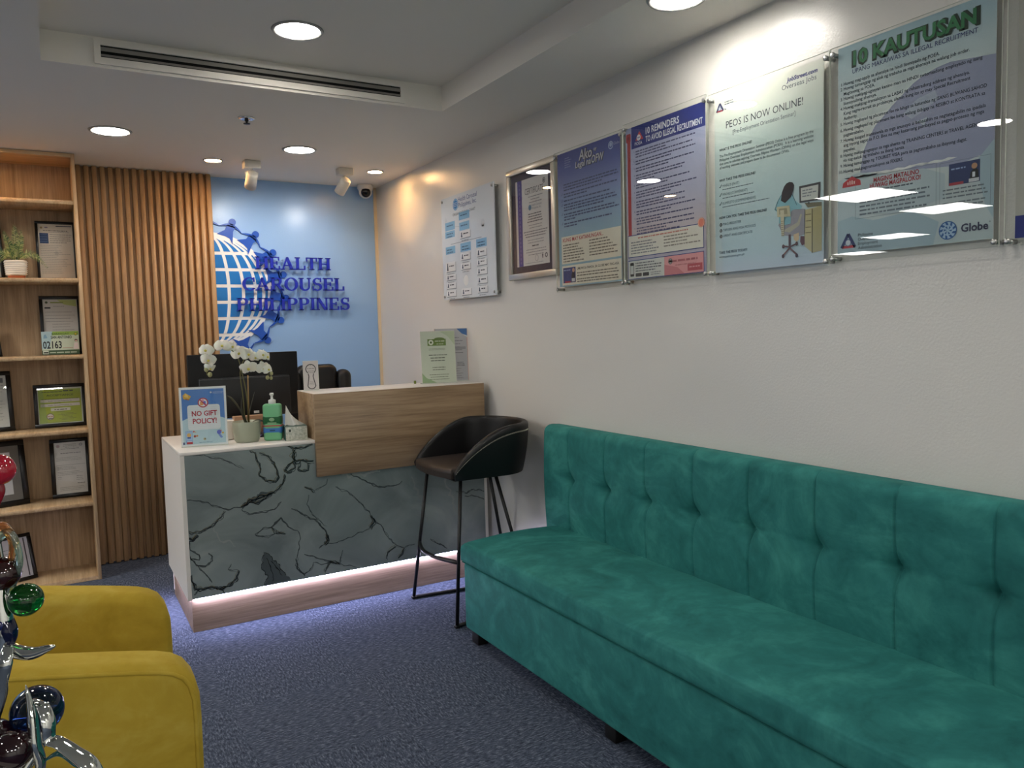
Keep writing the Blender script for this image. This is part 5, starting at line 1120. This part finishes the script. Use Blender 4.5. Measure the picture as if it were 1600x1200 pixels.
for x in (1.545, 2.03):
    for y in (3.03, 2.05, 1.1, .23):
        mb = MB(); mb.box(x, x+.05, y-.03, y+.03, 0, .063, mat('black_wood_foot', '#0d0b0a', .5), .003); mb.build('leg', sf)

# ================================================================== bar stool
st = thing('bar_stool', 'black leather bucket bar stool with thin metal legs beside the counter', 'bar stool', (1.80, 3.45, 0))
SCX, SHW = 1.562, .252
def u_path(s_, hw, x0, depth):     # s in [0,1] from the near front corner round the back to the far one
    r = hw; st_ = depth-r*.82; L1, L2 = st_, PI*r*.93; tot = 2*L1+L2; d = s_*tot
    if d < L1: return (x0+d, 3.45-hw*(.94+.06*d/L1))
    if d < L1+L2: a = -PI/2+PI*(d-L1)/L2; return (x0+st_+r*.82*math.cos(a), 3.45+r*math.sin(a))
    d2 = tot-d; return (x0+d2, 3.45+hw*(.94+.06*d2/L1))
def rim_z(s_): k = min(s_, 1-s_)/.27; return .738+.200*math.sin(min(1, k)*PI/2)**.80
NS = 72
def shell(u, v):
    ro_ = u_path(u, SHW, SCX, .495); ri = u_path(u, SHW-.034, SCX+.004, .458); bo = u_path(u, SHW*.90, SCX+.010, .452); zt = rim_z(u)
    L3 = lambda a, b, t_: a+(b-a)*t_
    if v < .5:
        t_ = v/.5; e = math.sin(t_*PI/2)**.9; return (L3(bo[0], ro_[0], e), L3(bo[1], ro_[1], e), L3(.695, zt-.012, t_**1.0))
    if v < .7:
        t_ = (v-.5)/.2; a = t_*PI; m_ = .5-.5*math.cos(a); return (L3(ro_[0], ri[0], m_), L3(ro_[1], ri[1], m_), zt-.012+.014*math.sin(a))
    t_ = (v-.7)/.3; lo = u_path(u, SHW*.84, SCX+.012, .43); return (L3(ri[0], lo[0], t_*.9), L3(ri[1], lo[1], t_*.9), L3(zt-.012, .725, t_))
mb = MB(); mb.grid(shell, NS, 30, M_LEATH, True)
for u in (0, 1): 
    q = [shell(u, j/30) for j in range(31)]; ix = tuple(range(31)); mb.add(q, [ix if u else ix[::-1]], M_LEATH)
bot = [shell(i/NS, 0) for i in range(NS+1)]; mb.add(bot, [tuple(range(NS+1))], M_LEATH)
mb.box(SCX+.004, SCX+.06, 3.45-.205, 3.45+.205, .696, .730, M_LEATH, .012, 3)
mb.build('seat_shell', st)
mb = MB()
def cush(u, v):
    a = u_path(u, SHW*.86, SCX-.006, .44); c_ = (SCX+.20, 3.45); e = math.sin(v*PI/2); 
    r = e if v < 1 else 1
    z = .731+.026*math.sqrt(max(0, 1-(v**4)))
    return (c_[0]+(a[0]-c_[0])*r, c_[1]+(a[1]-c_[1])*r, z)
mb.grid(cush, NS, 14, M_SEATL, True)
P0, P1 = u_path(0, SHW*.86, SCX-.006, .44), u_path(1, SHW*.86, SCX-.006, .44); c_ = (SCX+.20, 3.45)
def cush2(u, v):
    bow = .030*math.sin(u*PI); a = (P1[0]+(P0[0]-P1[0])*u-bow, P1[1]+(P0[1]-P1[1])*u); r = math.sin(v*PI/2)
    return (c_[0]+(a[0]-c_[0])*r, c_[1]+(a[1]-c_[1])*r, .731+.026*math.sqrt(max(0, 1-(v**4))))
mb.grid(cush2, 24, 14, M_SEATL, True)
q = [u_path(i/NS, SHW*.86, SCX-.006, .44) for i in range(NS+1)]+[(P1[0]+(P0[0]-P1[0])*i/12-.030*math.sin(i/12*PI), P1[1]+(P0[1]-P1[1])*i/12) for i in range(1, 12)]
mb.prism([(a, b, .706) for a, b in q], (0, 0, .0262), M_SEATL, smooth=False)
mb.build('seat_cushion', st)
mb = MB()
for i in range(190):
    u = .004+.992*i/189
    a = Vector(shell(u, .44)); b = Vector(shell(min(1, u+.0028), .455)); n_ = (a-Vector((1.80, 3.45, a.z))).normalized()
    mb.tube([a+n_*.0008, b+n_*.0008], .0011, M_STITCH, 4)
mb.build('stitching', st)
mb = MB(); mb.tube([Vector(shell(.5, .72+.27*k/8))+Vector((-.0005, 0, 0)) for k in range(9)], .0012, M_BLKM, 5); mb.build('back_seam', st)
A_, B_, A2, B2 = (1.553, 3.735, .009), (1.560, 3.241, .009), (2.088, 3.66, .009), (2.035, 3.345, .009)
for f, tp in [(A_, (1.625, 3.66, .70)), (B_, (1.625, 3.285, .70)), (A2, (1.935, 3.590, .70)), (B2, (1.868, 3.400, .70))]:
    mb = MB(); mb.tube([f, tp], .0088, M_BLKM, 10); mb.build('leg', st)
for a, b in [(A_, A2), (B_, B2)]:
    mb = MB(); mb.tube([a, b], .0088, M_BLKM, 10); mb.build('sled_bar', st)
fa = Vector(A_).lerp(Vector((1.625, 3.66, .70)), .425); fb = Vector(B_).lerp(Vector((1.625, 3.285, .70)), .425)
mb = MB(); pts = [fa.lerp(fb, k/12)+Vector((-.055*math.sin(PI*k/12), 0, 0)) for k in range(13)]; mb.tube(pts, .010, M_BLKM, 10, flat=1.0); mb.build('footrest', st)
for f in (A_, B_):
    mb = MB(); mb.box(f[0]-.012, f[0]+.012, f[1]-.012, f[1]+.012, 0, .014, M_BLKM, .003); mb.build('foot_pad', st)

# ================================================================== yellow armchair
ac = thing('armchair', 'yellow velvet armchair with sloping padded arms at the left edge', 'armchair', (-.13, 2.13, 0))
def inset(poly, d):
    n = len(poly); out = []
    for i in range(n):
        a, b, c_ = Vector(poly[i-1]), Vector(poly[i]), Vector(poly[(i+1) % n]); e1 = (b-a).normalized(); e2 = (c_-b).normalized()
        n1, n2 = Vector((-e1.y, e1.x)), Vector((-e2.y, e2.x)); m_ = (n1+n2); m_ = m_/max(.35, m_.dot(n1)) if m_.length > 1e-6 else n1
        out.append(tuple(b+m_*d))
    return out
def slab(mb, poly, y0, y1, r, m, seg=5):
    """rounded slab: side profile (x,z), counter-clockwise, thickness y0..y1"""
    rings = []
    for k in range(seg+1): a = PI/2*k/seg; rings.append((inset(poly, r*(1-math.sin(a))), y0+r*(1-math.cos(a))))
    for k in range(seg, -1, -1): a = PI/2*k/seg; rings.append((inset(poly, r*(1-math.sin(a))), y1-r*(1-math.cos(a))))
    n = len(poly); V_ = [(x, y, z) for pl, y in rings for x, z in pl]; F_ = []
    for k in range(len(rings)-1):
        for i in range(n): F_.append((k*n+i, k*n+(i+1) % n, (k+1)*n+(i+1) % n, (k+1)*n+i))
    F_.append(tuple(range(n-1, -1, -1))); F_.append(tuple((len(rings)-1)*n+i for i in range(n)))
    mb.add(V_, F_, m, True)
def arm_profile(dx, dz):
    top = [(-.42, .80), (-.30, .785), (-.20, .767), (-.124, .752), (-.03, .734), (.069, .715), (.120, .7045), (.160, .695), (.190, .684), (.213, .668), (.229, .643), (.2375, .605)]
    fr_ = [(.239, .55), (.238, .44), (.234, .34), (.232, .24), (.226, .20), (.21, .185)]
    bt = [(.10, .18), (-.05, .18), (-.2, .18), (-.40, .18), (-.44, .21), (-.45, .4), (-.45, .6), (-.445, .76)]
    q = [(x+dx, z+dz) for x, z in top+fr_+bt]
    return q[::-1]
ARMS = [(1.800, 1.925, 0, 0), (2.375, 2.500, .008, -.012)]
for y0, y1, dx, dz in ARMS:
    pr_ = arm_profile(dx, dz); mb = MB(); slab(mb, pr_, y0, y1, .032, M_YEL, 6); a = mb.build('arm', ac)
    for ys in ((y0+.004, ) if y0 < 2 else (y1-.004, )):
        pip = inset(pr_, .016); mb = MB(); pts = [(x, ys, z) for x, z in pip]; mb.tube(pts+[pts[0]], .0048, M_YEL, 8, cap=False); mb.build('piping', a)
mb = MB(); mb.box(-.40, .215, 1.93, 2.37, .30, .455, M_YEL, .045, 5); mb.build('seat_cushion', ac)
mb = MB(); mb.box(-.40, .19, 1.93, 2.37, .18, .298, M_YEL, .012, 3); mb.build('seat_base', ac)
mb = MB(); slab(mb, [(-.58, .2), (-.40, .2), (-.42, .5), (-.46, .84), (-.50, .87), (-.56, .86), (-.58, .82)], 1.86, 2.44, .03, M_YEL, 5); mb.build('backrest', ac)
for x, y in [(.17, 1.86), (.17, 2.44), (-.40, 1.86), (-.40, 2.44)]:
    mb = MB(); mb.tube([(x, y, 0), (x, y, .19)], [.012, .02], mat('dark_wood_leg', '#2b1c12', .45), 12); mb.build('leg', ac)

# ================================================================== glass and chrome sculpture on its side table
tb = thing('side_table', 'round white side table under the glass ball sculpture, below the frame', 'side table', (-.20, 1.16, 0))
mb = MB(); mb.lathe([(.001, .72), (.19, .72), (.197, .726), (.197, .738), (.19, .744), (.001, .744)], M_WHITE, (-.20, 1.16, 0), 48); mb.build('table_top', tb)
mb = MB(); mb.tube([(-.20, 1.16, .02), (-.20, 1.16, .72)], .022, M_BLKM, 16); mb.build('column', tb)
mb = MB(); mb.lathe([(.001, .0), (.15, .0), (.15, .012), (.03, .022), (.001, .022)], M_BLKM, (-.20, 1.16, 0), 40); mb.build('foot', tb)
def glassm(name, col, rough=.03): return mat(name, col, rough, 0, Transmission_Weight=.85, IOR=1.45, Specular_IOR_Level=.8)
sc = thing('glass_sculpture', 'chrome branch sculpture carrying coloured glass balls in the left foreground', 'sculpture', (-.16, 1.17, .7442))
def at(u, v, d=1.0): return Vector((0, 0, 1.4))+(rt*((u-800)/CAM_F)-up*((v-600)/CAM_F)+fw)*d
M_CH2 = mat('polished_chrome', '#c9cbc6', .05, 1.0)
mb = MB(); mb.lathe([(.001, .0005), (.085, .0005), (.088, .006), (.05, .016), (.02, .03), (.001, .03)], M_CH2, (-.16, 1.17, .744), 36); mb.build('base', sc)
mb = MB(); tr = curve([(-.16, 1.17, .77), (-.125, 1.165, .86), at(-14, 1090), at(6, 1000), at(2, 940), at(-6, 880), at(-14, 820), at(-18, 770)], 8)
mb.tube(tr, [.016-.009*i/(len(tr)-1) for i in range(len(tr))], M_CH2, 14); mb.build('trunk', sc)
def branch(name, pts, rad, m=None, flat=1.0, n=6):
    P = curve(pts, n); N_ = len(P); mb = MB(); rr_ = []
    for i in range(N_):
        k = i/(N_-1)*(len(rad)-1); j = min(int(k), len(rad)-2); rr_.append(rad[j]+(rad[j+1]-rad[j])*(k-j))
    mb.tube(P, rr_, m or M_CH2, 12, flat=flat); return mb.build(name, sc)
branch('horn', [at(-2, 1002), at(20, 1016), at(48, 1021), at(72, 1014), at(86, 1009)], [.007, .0095, .0085, .005, .0014])
branch('branch', [at(12, 1010, .99), at(8, 1035, .98), at(2, 1065, .98), at(-8, 1110, .98), (-.15, 1.15, .79)], [.006, .009, .008, .009, .012], flat=.6)
branch('spike', [at(40, 1070, .985), at(45, 1090, .985), at(51, 1120, .985), at(54, 1160, .985), at(60, 1210, .985), (-.10, 1.13, .79)], [.0008, .007, .014, .017, .012, .012], flat=.5)
branch('band', [at(53, 1092, .99), at(68, 1105, .98), at(76, 1130, .975), at(78, 1155, .975), at(92, 1160, .975), at(116, 1176, .975), at(140, 1195, .975), at(156, 1225, .975)], [.002, .008, .009, .008, .009, .010, .012, .012], flat=.35)
branch('band', [at(70, 1188, .985), at(95, 1176, .985), at(118, 1192, .985), at(135, 1210, .985), (-.10, 1.12, .80)], [.003, .007, .006, .008, .010], mat('teal_enamel', '#0f4a4c', .12), flat=.5)
branch('hook', [at(-10, 858), at(2, 838), at(14, 832), at(24, 846), at(30, 866), at(30, 884), at(24, 900), at(17, 925), at(13, 945)], [.004, .0048, .0052, .0046, .0042, .0042, .0042, .0046, .004], glassm('smoky_green_glass', '#a9c4b4', .05))
branch('hook', [at(-8, 826), at(4, 822), at(14, 832), at(20, 848), at(18, 870), at(12, 890)], [.005, .006, .006, .005, .004, .004], glassm('amber_glass', '#c98a4c', .05))
branch('hook', [at(-6, 950), at(6, 962), at(14, 985), at(14, 1002), at(6, 1012)], [.006, .010, .012, .009, .006], mat('dark_blue_glass', '#0a1030', .05), flat=.8)
def gball(u, v, d, rpx, name, col, solid=None, lab=None):
    c0 = at(u, v, d); mb = MB(); m = mat(name, col, .04, 0, Specular_IOR_Level=.7) if solid else glassm(name, col); mb.ball(c0, rpx*d/CAM_F, m, 40); o = mb.build('glass_ball', sc)
    if lab: o['label'] = lab
    return c0
c0 = gball(-2, 734, 1.0, 24, 'red_glass', '#a3182c', 1, 'red glass ball'); branch('ball_neck', [at(-2, 756), at(2, 768), at(-4, 785), at(-14, 800)], [.006, .0045, .004, .005], mat('red_glass_neck', '#7a1420', .06))
gball(40, 937, 1.0, 25.5, 'green_glass', '#0a5a1c', None, 'green glass ball'); branch('ball_neck', [at(18, 930), at(12, 940), at(4, 945)], [.007, .005, .005])
gball(4, 896, 1.0, 26, 'dark_red_glass', '#250606', 1, 'dark red glass ball'); gball(58, 1110, 1.02, 38, 'blue_glass', '#12264a', None, 'dark blue glass ball'); gball(20, 1172, .97, 30, 'wine_glass_ball', '#1c0308', 1, 'wine red glass ball'); gball(-8, 1150, .99, 26, 'wine_glass_ball', '#3a0614', 1)
gball(2, 975, 1.0, 17, 'cobalt_glass', '#0d1a52', 1)
branch('ball_neck', [at(62, 1140, 1.01), at(60, 1170, 1.0), (-.11, 1.14, .80)], [.009, .006, .009]); branch('ball_neck', [at(18, 1195, .975), at(10, 1225, .975), (-.13, 1.15, .79)], [.012, .007, .01])
